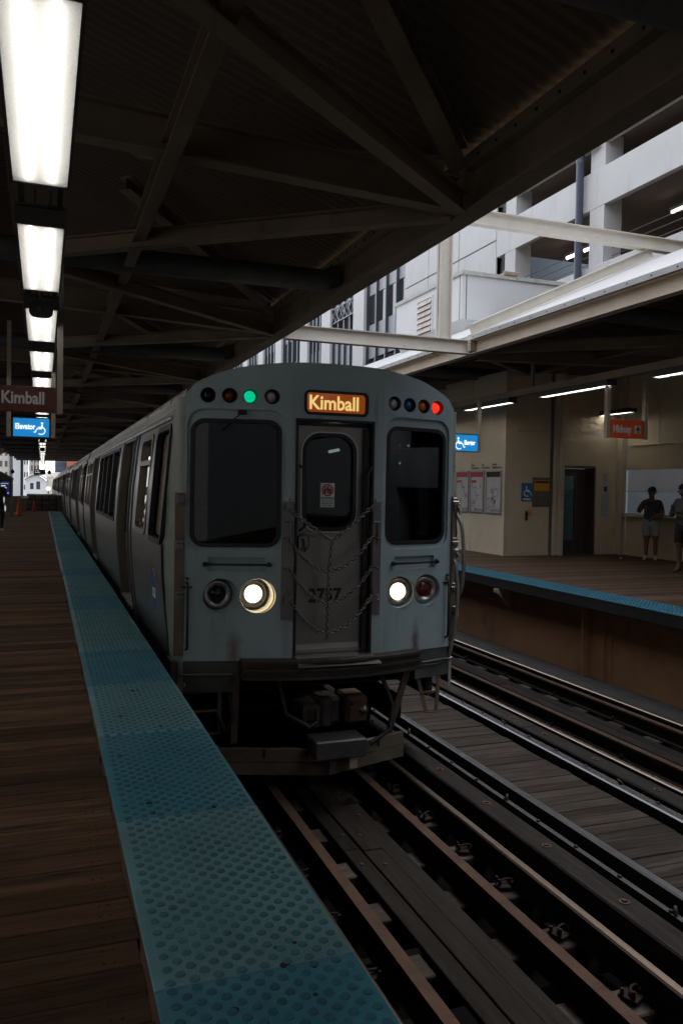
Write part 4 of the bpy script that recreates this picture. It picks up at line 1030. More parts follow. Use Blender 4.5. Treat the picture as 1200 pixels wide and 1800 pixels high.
# anticlimber, skirts, pilot, coupler, steps
def bow(x): return 6.395 + .16*((x-2.40)/.82)**2
b = MB()
for za, zb, pr in ((-.05, -.028, 0), (-.095, -.05, .035), (-.118, -.095, 0), (-.163, -.118, .035), (-.19, -.163, 0)):
    loop = []
    n = 16; xa, xb = 1.575, 3.225
    fr = [(xa+(xb-xa)*i/n, bow(xa+(xb-xa)*i/n)+pr) for i in range(n+1)]; bk = [(xb, 6.75), (xa, 6.75)]
    b.plate([fr+bk], lambda u, v, d, za=za: (u, v, za+d), zb-za)
b.build('anticlimber', m_bumper, train)
for xa, xb in ((1.02, 1.57), (3.23, 3.66)):
    b = MB(); b.plate([[(xa, -.32), (xb, -.32), (xb, -.052), (xa, -.052)]], ff(.012), .25); sk_ = b.build('skirt', M('skirt_paint', (.085, .09, .088), .55, .1, var=.3, scale=5, col2=(.14, .07, .04), c2lo=.62, c2hi=.8), train)
    b = MB(); b.tube([(xa+.06, fy(xa+.06)-.02, -.165), (xb-.06, fy(xb-.06)-.02, -.16)], .011, 6); b.build('step_bar', m_plateb, sk_)
text_mesh('inspection_plate', '033', .05, m_txt, (1.07, fy(1.07)+.009, -.27), (.97, -.245, 0), (0, 0, 1), train, depth=.001)
def ladder(xa, xb, y, zt, zb, lean):
    b = MB(); s_ = .018
    for x, l_ in ((xa, lean), (xb, -lean*.3)):
        b.beam((x, y, zt), (x+l_, y-.02, zb), .035, .012, up=(0, 1, 0))
    b.beam((xa+lean, y-.02, zb), (xb-lean*.3, y-.02, zb), .04, .012); b.beam((xa+lean*.45, y-.01, (zt+zb)/2+.02), (xb-lean*.12, y-.01, (zt+zb)/2+.02), .04, .012)
    b.tube([(xa-.03, y+.05, zt), (xa, y, zt)], .01, 6); b.tube([(xb, y, zt), (xb+.03, y+.06, zt)], .01, 6)
    b.build('step_ladder', M('ladder_rust', (.20, .13, .085), .7, .3, var=.3), train)
ladder(1.10, 1.43, 6.80, -.33, -.68, .0); ladder(3.30, 3.52, 6.80, -.32, -.66, .09)
for xa, xb in ((1.55, 1.57), (3.16, 3.05)):
    b = MB(); b.beam((xa, 6.70, -.19), (xb, 6.85, -.80), .06, .025, up=(0, 1, 0)); b.build('pilot_strut', m_pilot, train)
for sg, xa, xb in ((-1, 1.32, 2.30), (1, 2.305, 3.12)):
    py = lambda x: 6.42+abs(x-2.30)*.33
    b = MB(); b.plate([[(xa, -1.02), (xb, -1.02), (xb, -.915), (xa, -.915)]], lambda u, v, d: (u, py(u)+d, v), .05); b.plate([[(xa+.04, -.908), (xb, -.908), (xb, -.80), (xa+.04, -.80)]], lambda u, v, d: (u, py(u)+d+.006, v), .05)
    for x in (1.78, 2.12, 2.83): 
        if xa < x < xb: b.box(x-.008, x+.008, py(x)-.004, py(x)+.01, -.87, -.80, 1)
    b.build('pilot_board', [m_pilot, m_rubber], train)
cp = MB()
cp.bbox(2.20, 2.36, 6.35, 6.62, -.69, -.49, .02); cp.bbox(2.37, 2.59, 6.42, 6.70, -.70, -.46, .03)
cp.tube([(2.41, 6.37, -.68), (2.41, 6.37, -.44)], .06, 12); cp.bbox(2.30, 2.62, 6.5, 7.4, -.68, -.5, .02)
co = cp.build('coupler', m_bumper, train)
cp = MB(); cp.bbox(2.60, 2.80, 6.33, 6.62, -.68, -.44, .02); cp.bbox(2.625, 2.79, 6.31, 6.328, -.66, -.46, .006); cp.build('coupler_head', M('coupler_rust', (.075, .036, .024), .7, .2, var=.5, scale=9, bump=.3), co)
cp = MB(); cp.plate([rrect(2.205, 2.355, -.685, -.495, .02), rrect(2.23, 2.325, -.655, -.53, .012)[::-1]], lambda u, v, d: (u, 6.325+d, v), .024); cp.build('coupler_frame', M('coupler_grey', (.06, .053, .047), .6, .4, var=.4, scale=9), co)
cp = MB(); cp.box(2.21, 2.325, 6.345, 6.349, -.64, -.50); cp.build('coupler_pocket', m_rubber, co)
cp = MB(); cp.lathe((2.755, 6.33, -.56), (0, -1, 0), [(.05, 0), (.045, .02), (.02, .05), (.001, .055)], 14); cp.lathe((2.64, 6.33, -.5), (0, -1, 0), [(.02, 0), (.015, .02)], 8, cap1=True); cp.build('coupler_pin', m_chain, co)
cp = MB(); cp.bbox(2.24, 2.70, 6.28, 6.55, -.92, -.76, .012); cp.box(2.38, 2.44, 6.33, 6.36, -1.02, -.93); ct = cp.build('coupler_tray', M('tray_steel', (.10, .10, .10), .5, .5, var=.4, scale=8), co); ct.location = (0, -.20, .02)
cp = MB(); cp.box(2.56, 2.63, 6.32, 6.34, -1.02, -.91); ct = cp.build('tray_tag', M('tag_cream', (.45, .38, .28), .7), co); ct.location = (0, -.20, .02)
for pts in ([(1.9, 6.65, -.2), (1.95, 6.55, -.5), (2.15, 6.5, -.62), (2.22, 6.52, -.58)], [(2.85, 6.66, -.2), (2.95, 6.56, -.5), (2.9, 6.5, -.7), (2.7, 6.48, -.8)], [(1.5, 6.8, -.3), (1.52, 6.7, -.55), (1.47, 6.72, -.66), (1.40, 6.8, -.5)]):
    cp = MB(); cp.tube(pts, .022, 8); cp.build('air_hose', m_rubber, train)
co.location += Vector((-.10, .22, .05))
# wiper, cab fan, glowing pieces behind the glass
b = MB(); b.bbox(1.53, 1.60, fy(1.56)-.04, fy(1.56)+.01, 2.035, 2.075, .008); b.tube([(1.56, fy(1.56)-.035, 2.05), (1.47, fy(1.47)-.02, 1.97), (1.40, fy(1.4)-.01, 1.90)], .006, 6); b.build('wiper', m_rubber, train)
m_glowbar = M('cab_lamp', (1.0, .97, .92), emit=2.2); m_glowdot = M('cab_glow_dot', (.55, 1.0, .85), emit=1.6)  # glowing bars and dots added behind the glass as bright spots in the windows
b = MB(); b.beam((2.79, 7.95, 1.81), (2.90, 7.95, 1.835), .03, .035, up=(0, 1, 0)); b.build('cab_lamp', m_glowbar, train)
b = MB(); b.beam((3.78-.09, 7.95, 1.905), (3.82-.05, 7.95, 1.91), .02, .014, up=(0, 1, 0)); b.build('cab_lamp', m_glowbar, train)
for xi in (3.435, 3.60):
    b = MB(); b.lathe((xi, 7.95, 1.715), (0, -1, 0), [(.013, 0), (.010, .008), (.002, .011)], 8); b.build('glow_dot', m_glowdot, train)
b = MB(); b.bbox(1.30, 1.85, 7.55, 7.70, .2, 1.25, .05); b.bbox(1.42, 1.72, 7.56, 7.68, 1.251, 1.50, .05); b.build('cab_seat', m_rubber, train)
b = MB(); b.lathe((1.83, 6.80, 1.88), (0, -1, 0), [(.085, 0), (.085, .05), (.07, .06), (.045, .05)], 20); b.lathe((1.83, 6.80, 1.88), (0, -1, 0), [(.035, 0), (.03, .06), (.01, .07)], 12, cap1=True); b.build('cab_fan', M('fan_white', (.5, .5, .48), .5), train)

# ------------------------------------------------------------------ station house on the far platform
m_wallc = M('cream_wall', (.60, .51, .375), .55, var=.08, scale=1.2, col2=(.46, .38, .27), c2lo=.6, c2hi=.85, c2scale=1.5)
m_trim = M('cream_trim', (.55, .49, .38), .5, var=.1)
m_poster = M('poster_paper', (.50, .47, .46), .5, var=.08, scale=3)
m_alum = M('aluminium', (.5, .5, .5), .35, .9, var=.1)
m_blue = M('sign_blue', (.02, .14, .32), .5, var=.05); m_yellow = M('sign_yellow', (.62, .33, .02), .5, var=.05)
sh_ = empty('station_house', (12, 16, Z2), 'cream station building with elevator door on the far platform', 'building')
b = MB(); b.box(10.25, 10.35, 16.6, 24, Z2, 4.3); b.build('side_wall', m_wallc, sh_)
for x0, x1, z0 in ((10.25, 11.57, Z2), (11.80, 12.80, 2.10), (12.80, 13.47, Z2)):
    b = MB(); b.box(x0 if x0 > 10.3 else 10.351, x1, 16.6, 16.7, z0, 4.3); b.build('front_wall', m_wallc, sh_)
for y in (18.2, 19.8): 
    b = MB(); b.box(10.243, 10.249, y-.01, y+.01, Z2, 4.3); b.build('wall_joint', m_trim, sh_)
b = MB(); b.box(10.22, 10.262, 16.57, 16.60, Z2, 4.3); b.build('corner_trim', m_trim, sh_)
for x0, x1, y0 in ((11.57, 11.68, 16.50), (11.69, 11.79, 16.42), (13.45, 13.60, 16.40)):
    b = MB(); b.bbox(x0, x1, y0, 16.598, Z2, 4.3, .008); b.build('column', m_trim, sh_)
b = MB(); b.box(11.49, 11.568, 16.585, 16.599, Z2, 4.3); b.build('shadow_strip', M('grey_strip', (.12, .12, .10), .6), sh_)
for y in (8.2, 10.6, 13.0, 15.3):
    b = MB(); b.box(13.592, 13.599, y-.012, y+.012, 2.11, 4.9); b.build('wall_joint', m_trim, sh_)
b = MB(); b.tube([(10.6, 16.57, 2.9), (11.4, 16.57, 2.9), (11.45, 16.57, 2.95), (11.45, 16.57, 4.2)], .018, 6); b.build('conduit', m_trim, sh_)
b = MB(); b.tube([(13.57, 6, 2.62), (13.57, 16.2, 2.62)], .02, 6); b.build('conduit', m_trim, sh_)
b = MB(); b.box(10.36, 11.56, 16.592, 16.599, Z2, Z2+.09); b.build('skirting', m_trim, sh_)
# elevator
m_elev = M('elevator_steel', (.16, .15, .14), .4, .8, var=.2, stretch=(3, 3, .5))
b = MB(); b.box(11.80, 11.84, 16.55, 16.95, Z2, 2.10); b.box(12.75, 12.80, 16.55, 16.95, Z2, 2.10); b.box(11.84, 12.75, 16.56, 16.95, 2.04, 2.099); b.build('elevator_jamb', m_elev, sh_)
ed = MB(); ed.plate([[(11.84, Z2+.02), (12.46, Z2+.02), (12.46, 2.03), (11.84, 2.03)], rrect(11.90, 12.38, .25, 1.85, .04)[::-1]], lambda u, v, d: (u, 16.82+d, v), .04); eo = ed.build('elevator_door', m_elev, sh_)
ed = MB(); ed.plate([rrect(11.89, 12.39, .24, 1.86, .04)], lambda u, v, d: (u, 16.84+d, v), .01); ed.build('pane', glass_mat('elevator_glass', (.25, .30, .28), .05), eo)
ed = MB(); ed.plate([[(12.47, Z2+.02), (12.75, Z2+.02), (12.75, 2.03), (12.47, 2.03)]], lambda u, v, d: (u, 16.87+d, v), .04); ed.build('elevator_door', M('elevator_brown', (.13, .09, .075), .5, .4, var=.2), sh_)
b = MB(); b.box(11.8, 12.8, 18.2, 18.3, Z2, 2.6); b.build('elevator_back_wall', m_elev, sh_)
b = MB(); b.bbox(13.00, 13.21, 16.575, 16.598, .89, 1.62, .004); b.build('call_panel', m_alum, sh_)
b = MB(); b.bbox(13.06, 13.17, 16.58, 16.599, 1.63, 1.92, .004); b.build('call_panel', m_alum, sh_)
b = MB(); b.bbox(13.07, 13.15, 16.56, 16.574, 1.48, 1.60, .004); b.build('call_button', m_rubber, sh_)
# window wall on the right
b = MB(); b.box(13.60, 13.70, 6, 16.40, Z2, .86); b.box(13.60, 13.70, 6, 16.40, 2.10, 4.95); b.build('window_wall', m_wallc, sh_)
b = MB(); b.box(13.50, 13.72, 6, 16.39, .861, .95); b.build('window_sill', m_trim, sh_)
b = MB(); b.box(13.56, 13.598, 6, 16.39, 2.02, 2.10); b.build('window_head', m_trim, sh_)
for y in (6.4, 8.8, 11.2, 13.6):
    b = MB(); b.bbox(13.60, 13.70, y-.05, y+.05, .951, 2.099, .006); b.build('mullion', m_trim, sh_)
m_screen = M('window_screen', (.30, .31, .32), .6, var=.1)
sm = m_screen.node_tree; nn = sm.nodes; ll = sm.links
tr = nn.new('ShaderNodeBsdfTransparent'); mxs = nn.new('ShaderNodeMixShader'); mxs.inputs[0].default_value = .38
ll.new(tr.outputs[0], mxs.inputs[1]); ll.new(nn['Principled BSDF'].outputs[0], mxs.inputs[2]); ll.new(mxs.outputs[0], nn['Material Output'].inputs[0])
for y0, y1 in ((6.45, 8.75), (8.85, 11.15), (11.25, 13.55), (13.65, 16.39)):
    b = MB(); b.box(13.645, 13.655, y0, y1, .951, 2.10); b.build('pane', m_screen, sh_)
b = MB(); b.tube([(13.45, 6, .905), (13.45, 16.2, .905)], .035, 8); b.build('handrail', m_trim, sh_)
# system maps
def poster(y0, y1, z0, z1, head, label, lines):
    r = empty('map_poster', (10.25, (y0+y1)/2, z0), label, 'poster', 'framed maps on the station wall')
    fn = lambda off: (lambda u, v, d: (10.25-off-d, u, v))
    b = MB(); b.plate([[(y0, z0), (y1, z0), (y1, z1), (y0, z1)], [(y0+.03, z0+.03), (y0+.03, z1-.03), (y1-.03, z1-.03), (y1-.03, z0+.03)]], fn(.002), .03); b.build('frame', m_alum, r)
    b = MB(); b.box(10.232, 10.24, y0+.03, y1-.03, z0+.03, z1-.03); b.build('sheet', m_poster, r)
    b = MB(); b.box(10.229, 10.2315, y0+.035, y1-.035, z1-.16, z1-.035); b.build('header', head, r)
    rnd = random.Random(int(y0*100)); 
    if lines: 
        b = MB(); b.box(10.229, 10.2315, y1-.30, y1-.05, z1-.30, z1-.24); b.build('title_block', m_red, r)
    for q in range(9 if lines else 16):
        b = MB(); yy = rnd.uniform(y0+.12, y1-.12); zz = rnd.uniform(z0+.12, z1-.4)
        pts = [(10.230, yy, zz)]
        for _ in range(4): pts.append((10.230, min(max(pts[-1][1]+rnd.uniform(-.09, .09), y0+.06), y1-.06), min(max(pts[-1][2]+rnd.uniform(-.10, .10), z0+.06), z1-.32)))
        b.tube(pts, .0045, 4); b.build('map_line', rnd.choice([m_dark, m_red, m_brown, m_blue]) if lines else rnd.choice([m_duct, m_brown, m_duct]), r)
    for q in range(5):
        b = MB(); b.box(10.230, 10.2315, y0+.08+q*.08, y0+.12+q*.08, z0+.05, z0+.09+.02*(q % 2)); b.build('legend_mark', m_duct, r)
poster(18.31, 18.97, .9, 1.955, m_red, 'framed red headed map nearest the train', True)
poster(17.55, 18.22, .9, 1.95, m_red, 'framed red headed map, middle one of the three', True)
poster(16.74, 17.44, .9, 1.945, m_dark, 'framed black headed city map, rightmost of the three', False)
wtxt = empty('wall_lettering', (10.25, 17.5, 2.02), 'small dark lettering on the wall above the maps', 'lettering')
for yy, tx in ((19.6, 'Travel information'), (18.25, 'Trains\nto Downtown'), (17.7, 'Bus\nConnections'), (17.2, 'Nearby\nNeighborhood')):
    text_mesh('lettering', tx, .075, m_duct, (10.246, yy, 2.07), (0, -1, 0), (0, 0, 1), wtxt, depth=.001, bold=.002)
# access sign, notice board, intercom
sg_ = empty('access_sign', (10.84, 16.58, 1.21), 'blue wheelchair access sign on the cream wall', 'sign')
b = MB(); b.bbox(10.70, 10.985, 16.58, 16.597, 1.21, 1.65, .003); b.build('panel', m_blue, sg_)
b = MB(); wheelchair(b, 10.84, 1.33, .25, 16.579, 1, .002); b.build('wheelchair_symbol', m_txt, sg_)
b = MB(); b.box(10.74, 10.945, 16.577, 16.5795, 1.245, 1.28); b.build('caption_bar', m_txt, sg_)
nb = empty('notice_board', (11.24, 16.58, 1.09), 'grey notice board with yellow notice beside the elevator', 'notice board')
b = MB(); b.bbox(11.0, 11.485, 16.57, 16.597, 1.09, 1.79, .004); b.build('board', M('board_grey', (.17, .155, .135), .5, .4, var=.4, scale=8, stretch=(4, 1, .3)), nb)
b = MB(); b.box(11.04, 11.46, 16.56, 16.569, 1.47, 1.72); b.build('yellow_notice', m_yellow, nb)
b = MB(); b.box(11.06, 11.44, 16.557, 16.5595, 1.655, 1.70); b.build('notice_header', m_rubber, nb)
ic = empty('intercom', (10.86, 16.55, .75), 'black intercom handset with orange knob on the wall', 'intercom')
b = MB(); b.bbox(10.815, 10.87, 16.55, 16.597, .75, .98, .01); b.build('body', m_rubber, ic)
b = MB(); b.lathe((10.905, 16.597, .965), (0, -1, 0), [(.055, 0), (.055, .05), (.03, .065), (.001, .07)], 14); b.build('knob', M('knob_orange', (.65, .22, .03), .45, var=.05), ic)
# crumpled paper on the floor
b = MB(); rn = random.Random(3)
vs = [(12.62+rn.uniform(-.05, .05), 15.3+rn.uniform(-.05, .05), Z2+.004+rn.uniform(0, .05)) for _ in range(8)]
b.add(vs, [(0, 1, 2), (2, 3, 4), (4, 5, 6), (6, 7, 0), (1, 3, 5), (0, 2, 4), (5, 7, 2)])
o = b.build('litter', m_txt); tag(o, 'small scrap of white paper on the far platform floor', 'litter')

# ------------------------------------------------------------------ white rooftop enclosure
m_wsheet = M('painted_sheet', (.74, .75, .76), .5, var=.05, scale=1, col2=(.45, .45, .40), c2lo=.68, c2hi=.85, c2scale=2, c2stretch=(1, 1, .4))
en = empty('rooftop_enclosure', (12.5, 22.5, 5.6), 'white sheet metal rooftop enclosure with louvre above the far canopy', 'enclosure')
b = MB(); b.box(11.0, 14.4, 20.3, 24.8, 6.28, 7.52); b.build('body', m_wsheet, en)
b = MB(); b.box(10.95, 14.45, 20.24, 24.86, 7.521, 7.63); b.build('cap_flashing', M('flashing_grey', (.55, .55, .52), .6, var=.2, col2=(.25, .24, .18), c2lo=.55, c2hi=.8, c2scale=6), en)
b = MB(); b.add([(11.0, 20.3, 6.279), (14.4, 20.3, 6.279), (14.4, 24.8, 6.279), (11.0, 24.8, 6.279), (11.35, 20.65, 5.6), (14.4, 20.65, 5.6), (14.4, 24.5, 5.6), (11.35, 24.5, 5.6)], [(0, 4, 5, 1)[::-1], (0, 3, 7, 4)[::-1]]); b.build('canted_base', m_wsheet, en)
for dx, dy in ((.14, 0), (0, .12)):
    b = MB(); b.box(11.0+dx-.012 if dx else 10.994, 11.0+dx+.012 if dx else 10.999, 20.294 if dx else 20.3+dy-.012, 20.299 if dx else 20.3+dy+.012, 6.28, 7.52); b.build('seam', m_duct, en)
lv = MB(); lv.box(10.97, 10.999, 22.10, 22.16, 6.25, 7.36); lv.box(10.97, 10.999, 23.12, 23.18, 6.25, 7.36); lv.box(10.97, 10.999, 22.161, 23.119, 7.30, 7.36); lvo = lv.build('louvre', m_wsheet, en)
for k in range(6):
    lv = MB(); z = 6.30+k*.168; lv.add([(10.95, 22.17, z), (10.95, 23.11, z), (10.99, 23.11, z+.15), (10.99, 22.17, z+.15), (10.955, 22.17, z-.01), (10.955, 23.11, z-.01)], [(0, 1, 2, 3)[::-1], (0, 1, 5, 4)]); lv.build('blade', M('louvre_blade', (.60, .55, .50), .6), lvo)
lv = MB(); lv.box(10.992, 10.998, 22.17, 23.11, 6.27, 7.30); lv.build('back_plate', m_brown, lvo)
b = MB(); b.bbox(12.3, 12.75, 20.2, 20.6, 7.631, 7.70, .01); b.tube([(12.3, 20.25, 7.72), (12.8, 20.25, 7.72)], .03, 6); b.build('roof_clamp', M('rusty_bracket', (.4, .3, .22), .7, var=.4), en)

# ------------------------------------------------------------------ parking garage
GXF = 18.0
m_conc = M('painted_concrete', (.57, .57, .57), .75, var=.06, scale=.6, col2=(.44, .43, .41), c2lo=.55, c2hi=.85, c2scale=1.6, c2stretch=(1, 1, .25))
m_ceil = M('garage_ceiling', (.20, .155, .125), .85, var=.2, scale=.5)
S = lambda y: y*1.125
Zs = lambda z: 1.42+(z-1.42)*1.125
ga = empty('parking_garage', (24, 20, -7), 'white concrete parking garage with open decks and grey downpipe', 'building')
GY0, GY1 = -30.0, S(26.9)
levels = [(Zs(10.27), Zs(11.44)), (Zs(7.35), Zs(8.5)), (Zs(4.4), Zs(5.55)), (Zs(1.5), Zs(2.6)), (Zs(12.18), Zs(14.0)), (Zs(15.6), Zs(17)), (Zs(18.9), Zs(20.2)), (-4.5, -2.8)]
for z0, z1 in levels:
    yj = [S(20.98)+(q-8)*S(4.95) for q in range(4, 12)]; yj = [GY0]+[q for q in yj if q < GY1-1]+[GY1]
    for ya, yb in zip(yj, yj[1:]):
        b = MB(); b.bbox(GXF, GXF+.22, ya+.008, yb-.008, z0, z1, .012); b.build('spandrel', m_conc, ga)
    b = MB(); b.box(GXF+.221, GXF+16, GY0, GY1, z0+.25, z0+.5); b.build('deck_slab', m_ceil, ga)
for k in range(12):
    y = S(20.64)+(k-8)*S(4.95)
    b = MB(); b.box(GXF+.012, GXF+.75, y, y+S(.69), -7, Zs(20)); 
    if y < GY1: b.build('column', m_conc, ga)
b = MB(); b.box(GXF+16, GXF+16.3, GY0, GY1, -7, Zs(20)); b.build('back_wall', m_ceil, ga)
for y0, y1 in ((S(26.9), S(29.8)), (S(29.85), S(32.6)), (S(32.65), S(35.1))):
    for z0, z1 in ((-7, Zs(7.4)), (Zs(7.44), Zs(10.9)), (Zs(10.94), Zs(14.2)), (Zs(14.24), Zs(17.5)), (Zs(17.54), Zs(20))):
        b = MB(); b.bbox(GXF-.02, GXF+.25, y0, y1, z0, z1, .02); b.build('wall_panel', m_conc, ga)
b = MB(); b.box(GXF+.05, GXF+.3, S(26.9), S(35.1), -7, Zs(20)); b.build('panel_backing', m_duct, ga)
m_pipe = M('downpipe_blue_grey', (.07, .085, .125), .5, var=.1)
b = MB(); yp = S(21.62); b.tube([(GXF-.2, yp, Zs(4)), (GXF-.2, yp, Zs(12.05)), (GXF-.2, yp-.12, Zs(12.18)), (GXF-.2, yp-.9, Zs(12.2))], .135, 14); b.lathe((GXF-.2, yp, Zs(11.8)), (0, 0, 1), [(.155, 0), (.155, .25)], 14); b.build('downpipe', m_pipe, ga)
for z, n in ((Zs(8.75), 1), (Zs(9.0), 1), (Zs(9.25), 1)):
    b = MB(); b.tube([(GXF+.4, GY0, z), (GXF+.4, GY1, z)], .014, 6); b.build('guard_cable', m_duct, ga)
m_glamp = M('garage_lamp', (1.0, .93, .82), emit=1.67)
for x, y, z in ((20.4, 22.35, 11.27), (20.4, 28.35, 11.25), (20.4, 27.2, 11.25)):
    r = empty('garage_light', (x, y, z), 'small lit tube light under the garage deck at %s' % ('the right edge' if y < 23 else 'left of the downpipe' if y > 28 else 'right of the downpipe'), 'light fixture', 'garage deck lights')
    b = MB(); b.bbox(x-.09, x+.09, y-.32, y+.32, z, z+.1, .01); b.build('housing', m_white, r)
    b = MB(); b.tube([(x, y-.28, z-.05), (x, y+.28, z-.05)], .05, 8); b.build('tube', m_glamp, r)

# ------------------------------------------------------------------ office tower
m_tw = M('tower_stone', (.58, .575, .575), .7, var=.05, col2=(.55, .54, .53), c2lo=.6, c2hi=.85)
m_twsp = M('tower_spandrel', (.36, .36, .38), .55, var=.05)
m_mull = M('tower_mullion', (.085, .105, .125), .4, .5, var=.05)
m_twg = M('tower_glass', (.035, .03, .03), .06, var=0); m_twb = M('tower_blind', (.14, .065, .05), .5, var=.15, rnd=.3)
tw = empty('office_tower', (GXF+10, 90, -7), 'pale office tower with tall dark mullions and brown windows', 'building')
piers = [S(y) for y in (35.15, 40.24, 45.64, 50.05, 56.18, 61.3, 66.4, 71.5, 76.6, 81.7, 86.8)]
PWD = S(1.58)
storey = 3.75
b = MB(); b.box(GXF+.45, GXF+20, S(35.1)+.02, piers[-1]+PWD, -7, 46); b.build('core', m_mull, tw)
rnd = random.Random(5)
for i, y in enumerate(piers):
    if i: b = MB(); b.box(GXF-.05, GXF+.45, y, y+PWD, -7, 46); b.build('pier', m_tw, tw)
    if i == len(piers)-1: break
    ya = y+(PWD if i else .02); yb = piers[i+1]
    nm = 4
    for q in range(nm+1):
        ym = ya+(yb-ya)*q/nm
        b = MB(); b.box(GXF+.12, GXF+.40, max(ya, ym-.07), min(yb, ym+.07), -7, 46); b.build('mullion', m_mull, tw)
    for l_ in range(11):
        z = Zs(10.0)+ (l_-4)*storey + .2
        if i < 6:
            for q in range(nm):
                y0, y1 = ya+(yb-ya)*q/nm+.07, ya+(yb-ya)*(q+1)/nm-.07
                if z > 8 and z < 22:
                    b = MB(); b.box(GXF+.34, GXF+.36, y0, y1, z, z+1.72); b.build('window_pane', m_twb if rnd.random() < .45 else m_twg, tw)
        b = MB(); b.box(GXF+.30, GXF+.42, ya+.01, yb-.01, z+1.74, z+storey-.02); b.build('spandrel_panel', m_twsp, tw)
    if i == 1:
        z = Zs(10.0)+.2+1.2
        for q in range(6):
            y0, y1 = ya+(yb-ya)*q/6, ya+(yb-ya)*(q+1)/6
            b = MB(); b.beam((GXF+.08, y0, z), (GXF+.08, y1, z+.85), .05, .05, up=(1, 0, 0)); b.beam((GXF+.09, y1, z), (GXF+.09, y0, z+.85), .05, .05, up=(1, 0, 0)); b.build('lattice_panel', m_mull, tw)
        b = MB(); b.box(GXF+.05, GXF+.12, ya, yb, z-.06, z); b.box(GXF+.05, GXF+.12, ya, yb, z+.86, z+.92); b.build('lattice_rail', m_mull, tw)

# ------------------------------------------------------------------ far end of the near platform
m_conebody = M('cone_orange', (.75, .10, .02), .5, var=.1)
def cone(x, y, h, label):
    r = empty('traffic_cone', (x, y, 0), label, 'traffic cone', 'orange traffic cones')
    b = MB(); b.lathe((x, y, .03), (0, 0, 1), [(h*.19, 0), (h*.165, .02), (.03, h-.04), (.025, h-.03)], 16, cap1=True); b.build('body', m_conebody, r)
    b = MB(); b.bbox(x-h*.24, x+h*.24, y-h*.24, y+h*.24, .001, .03, .006); b.build('base', M('cone_base', (.05, .03, .02), .7), r)
cone(-1.01, 39.2, .74, 'orange traffic cone in front of the low wall'); cone(-.42, 45.0, .62, 'orange traffic cone just behind the railing')
lw = MB(); lw.bbox(-1.75, -.76, 44.4, 44.9, 0, .80, .01); o = lw.build('low_wall', M('low_wall_brown', (.16, .14, .11), .8)); tag(o, 'brown low wall behind the nearer traffic cone', 'wall')
o = MB().bbox(-1.04, -.69, 44.30, 44.34, .69, .83, .01).build('small_sign', M('small_sign_white', (.8, .82, .84), .4, var=0)); tag(o, 'small white sign on the low wall end', 'sign')
rl = empty('railing', (0, 46, 0), 'metal railing at the far end of the near platform', 'railing')
for z in (.88, .60, .32, .08):
    b = MB(); b.tube([(-.78, 46, z), (.70, 46, z)], .022 if z < .8 else .035, 6); b.build('rail', m_alum if z > .8 else m_dark, rl)
for k in range(5):
    b = MB(); b.tube([(-.78+k*.37, 46, 0), (-.78+k*.37, 46, .88)], .022, 6); b.build('post', m_dark, rl)
o = MB().bbox(-.80, 1.2, 46.5, 46.6, -.2, .84, .01).build('stair_enclosure', M('enclosure_dark', (.13, .105, .09), .8, var=.5, scale=3)); tag(o, 'dark stair enclosure panel behind the far railing', 'panel')
sl = empty('street_lamp', (.56, 92, -7), 'warm lit lamp beside the far end of the train', 'lamp')
MB().tube([(.56, 92, -7), (.56, 92, .75)], .05, 6).build('pole', m_dark, sl)
MB().lathe((.56, 92, .75), (0, 0, 1), [(.05, 0), (.22, .1), (.25, .25), (.15, .4), (.01, .45)], 12).build('globe', M('lamp_globe', (1, .9, .7), emit=0.333), sl)
kk = empty('information_kiosk', (-1.7, 38, 0), 'dark information kiosk with glowing screen at the left edge', 'kiosk')
b = MB(); b.bbox(-2.3, -1.30, 38.0, 38.16, .85, 1.60, .01); b.build('cabinet', m_rubber, kk)
b = MB(); b.box(-2.25, -1.36, 37.993, 37.999, .90, 1.54); b.build('screen', M('kiosk_screen', (.012, .016, .05), emit=0.167), kk)
b = MB(); b.plate([[(-2.5, 1.60), (-1.20, 1.60), (-1.20, 1.66), (-1.7, 1.95), (-2.5, 1.98)]], lambda u, v, d: (u, 37.9+d, v), .5); b.build('roof', M('kiosk_roof', (.10, .075, .055), .7), kk)
b = MB(); b.box(-1.33, -1.22, 38.0, 38.1, 0, 1.6); b.build('post', M('kiosk_post', (.2, .19, .16), .6), kk)
m_scr = M('screen_text', (.6, .65, .9), emit=0.2); m_scr2 = M('screen_purple', (.30, .15, .9), emit=0.233)
for (xa, xb, za, zb, mm) in ((-2.2, -1.40, 1.425, 1.44, m_scr), (-1.70, -1.52, 1.31, 1.35, m_scr), (-1.66, -1.48, 1.23, 1.26, m_scr), (-1.50, -1.38, .99, 1.04, m_scr2)):
    b = MB(); b.box(xa, xb, 37.988, 37.992, za, zb); b.build('screen_text', mm, kk)
ld = empty('led_sign', (-.2, 60, 2.1), 'black hanging display board at the far end of the platform', 'sign')
b = MB(); b.bbox(-.60, .17, 60, 60.1, 2.08, 2.46, .01); b.build('panel', m_rubber, ld)
for x in (-.55, .12): b = MB(); b.tube([(x, 60.05, 2.46), (x, 60.05, 4.2)], .02, 6); b.build('hanger', m_dark, ld)
text_mesh('lettering', 'to the\nelevator', .11, m_whitelit, (-.52, 59.99, 2.32), (1, 0, 0), (0, 0, 1), ld, depth=.002)
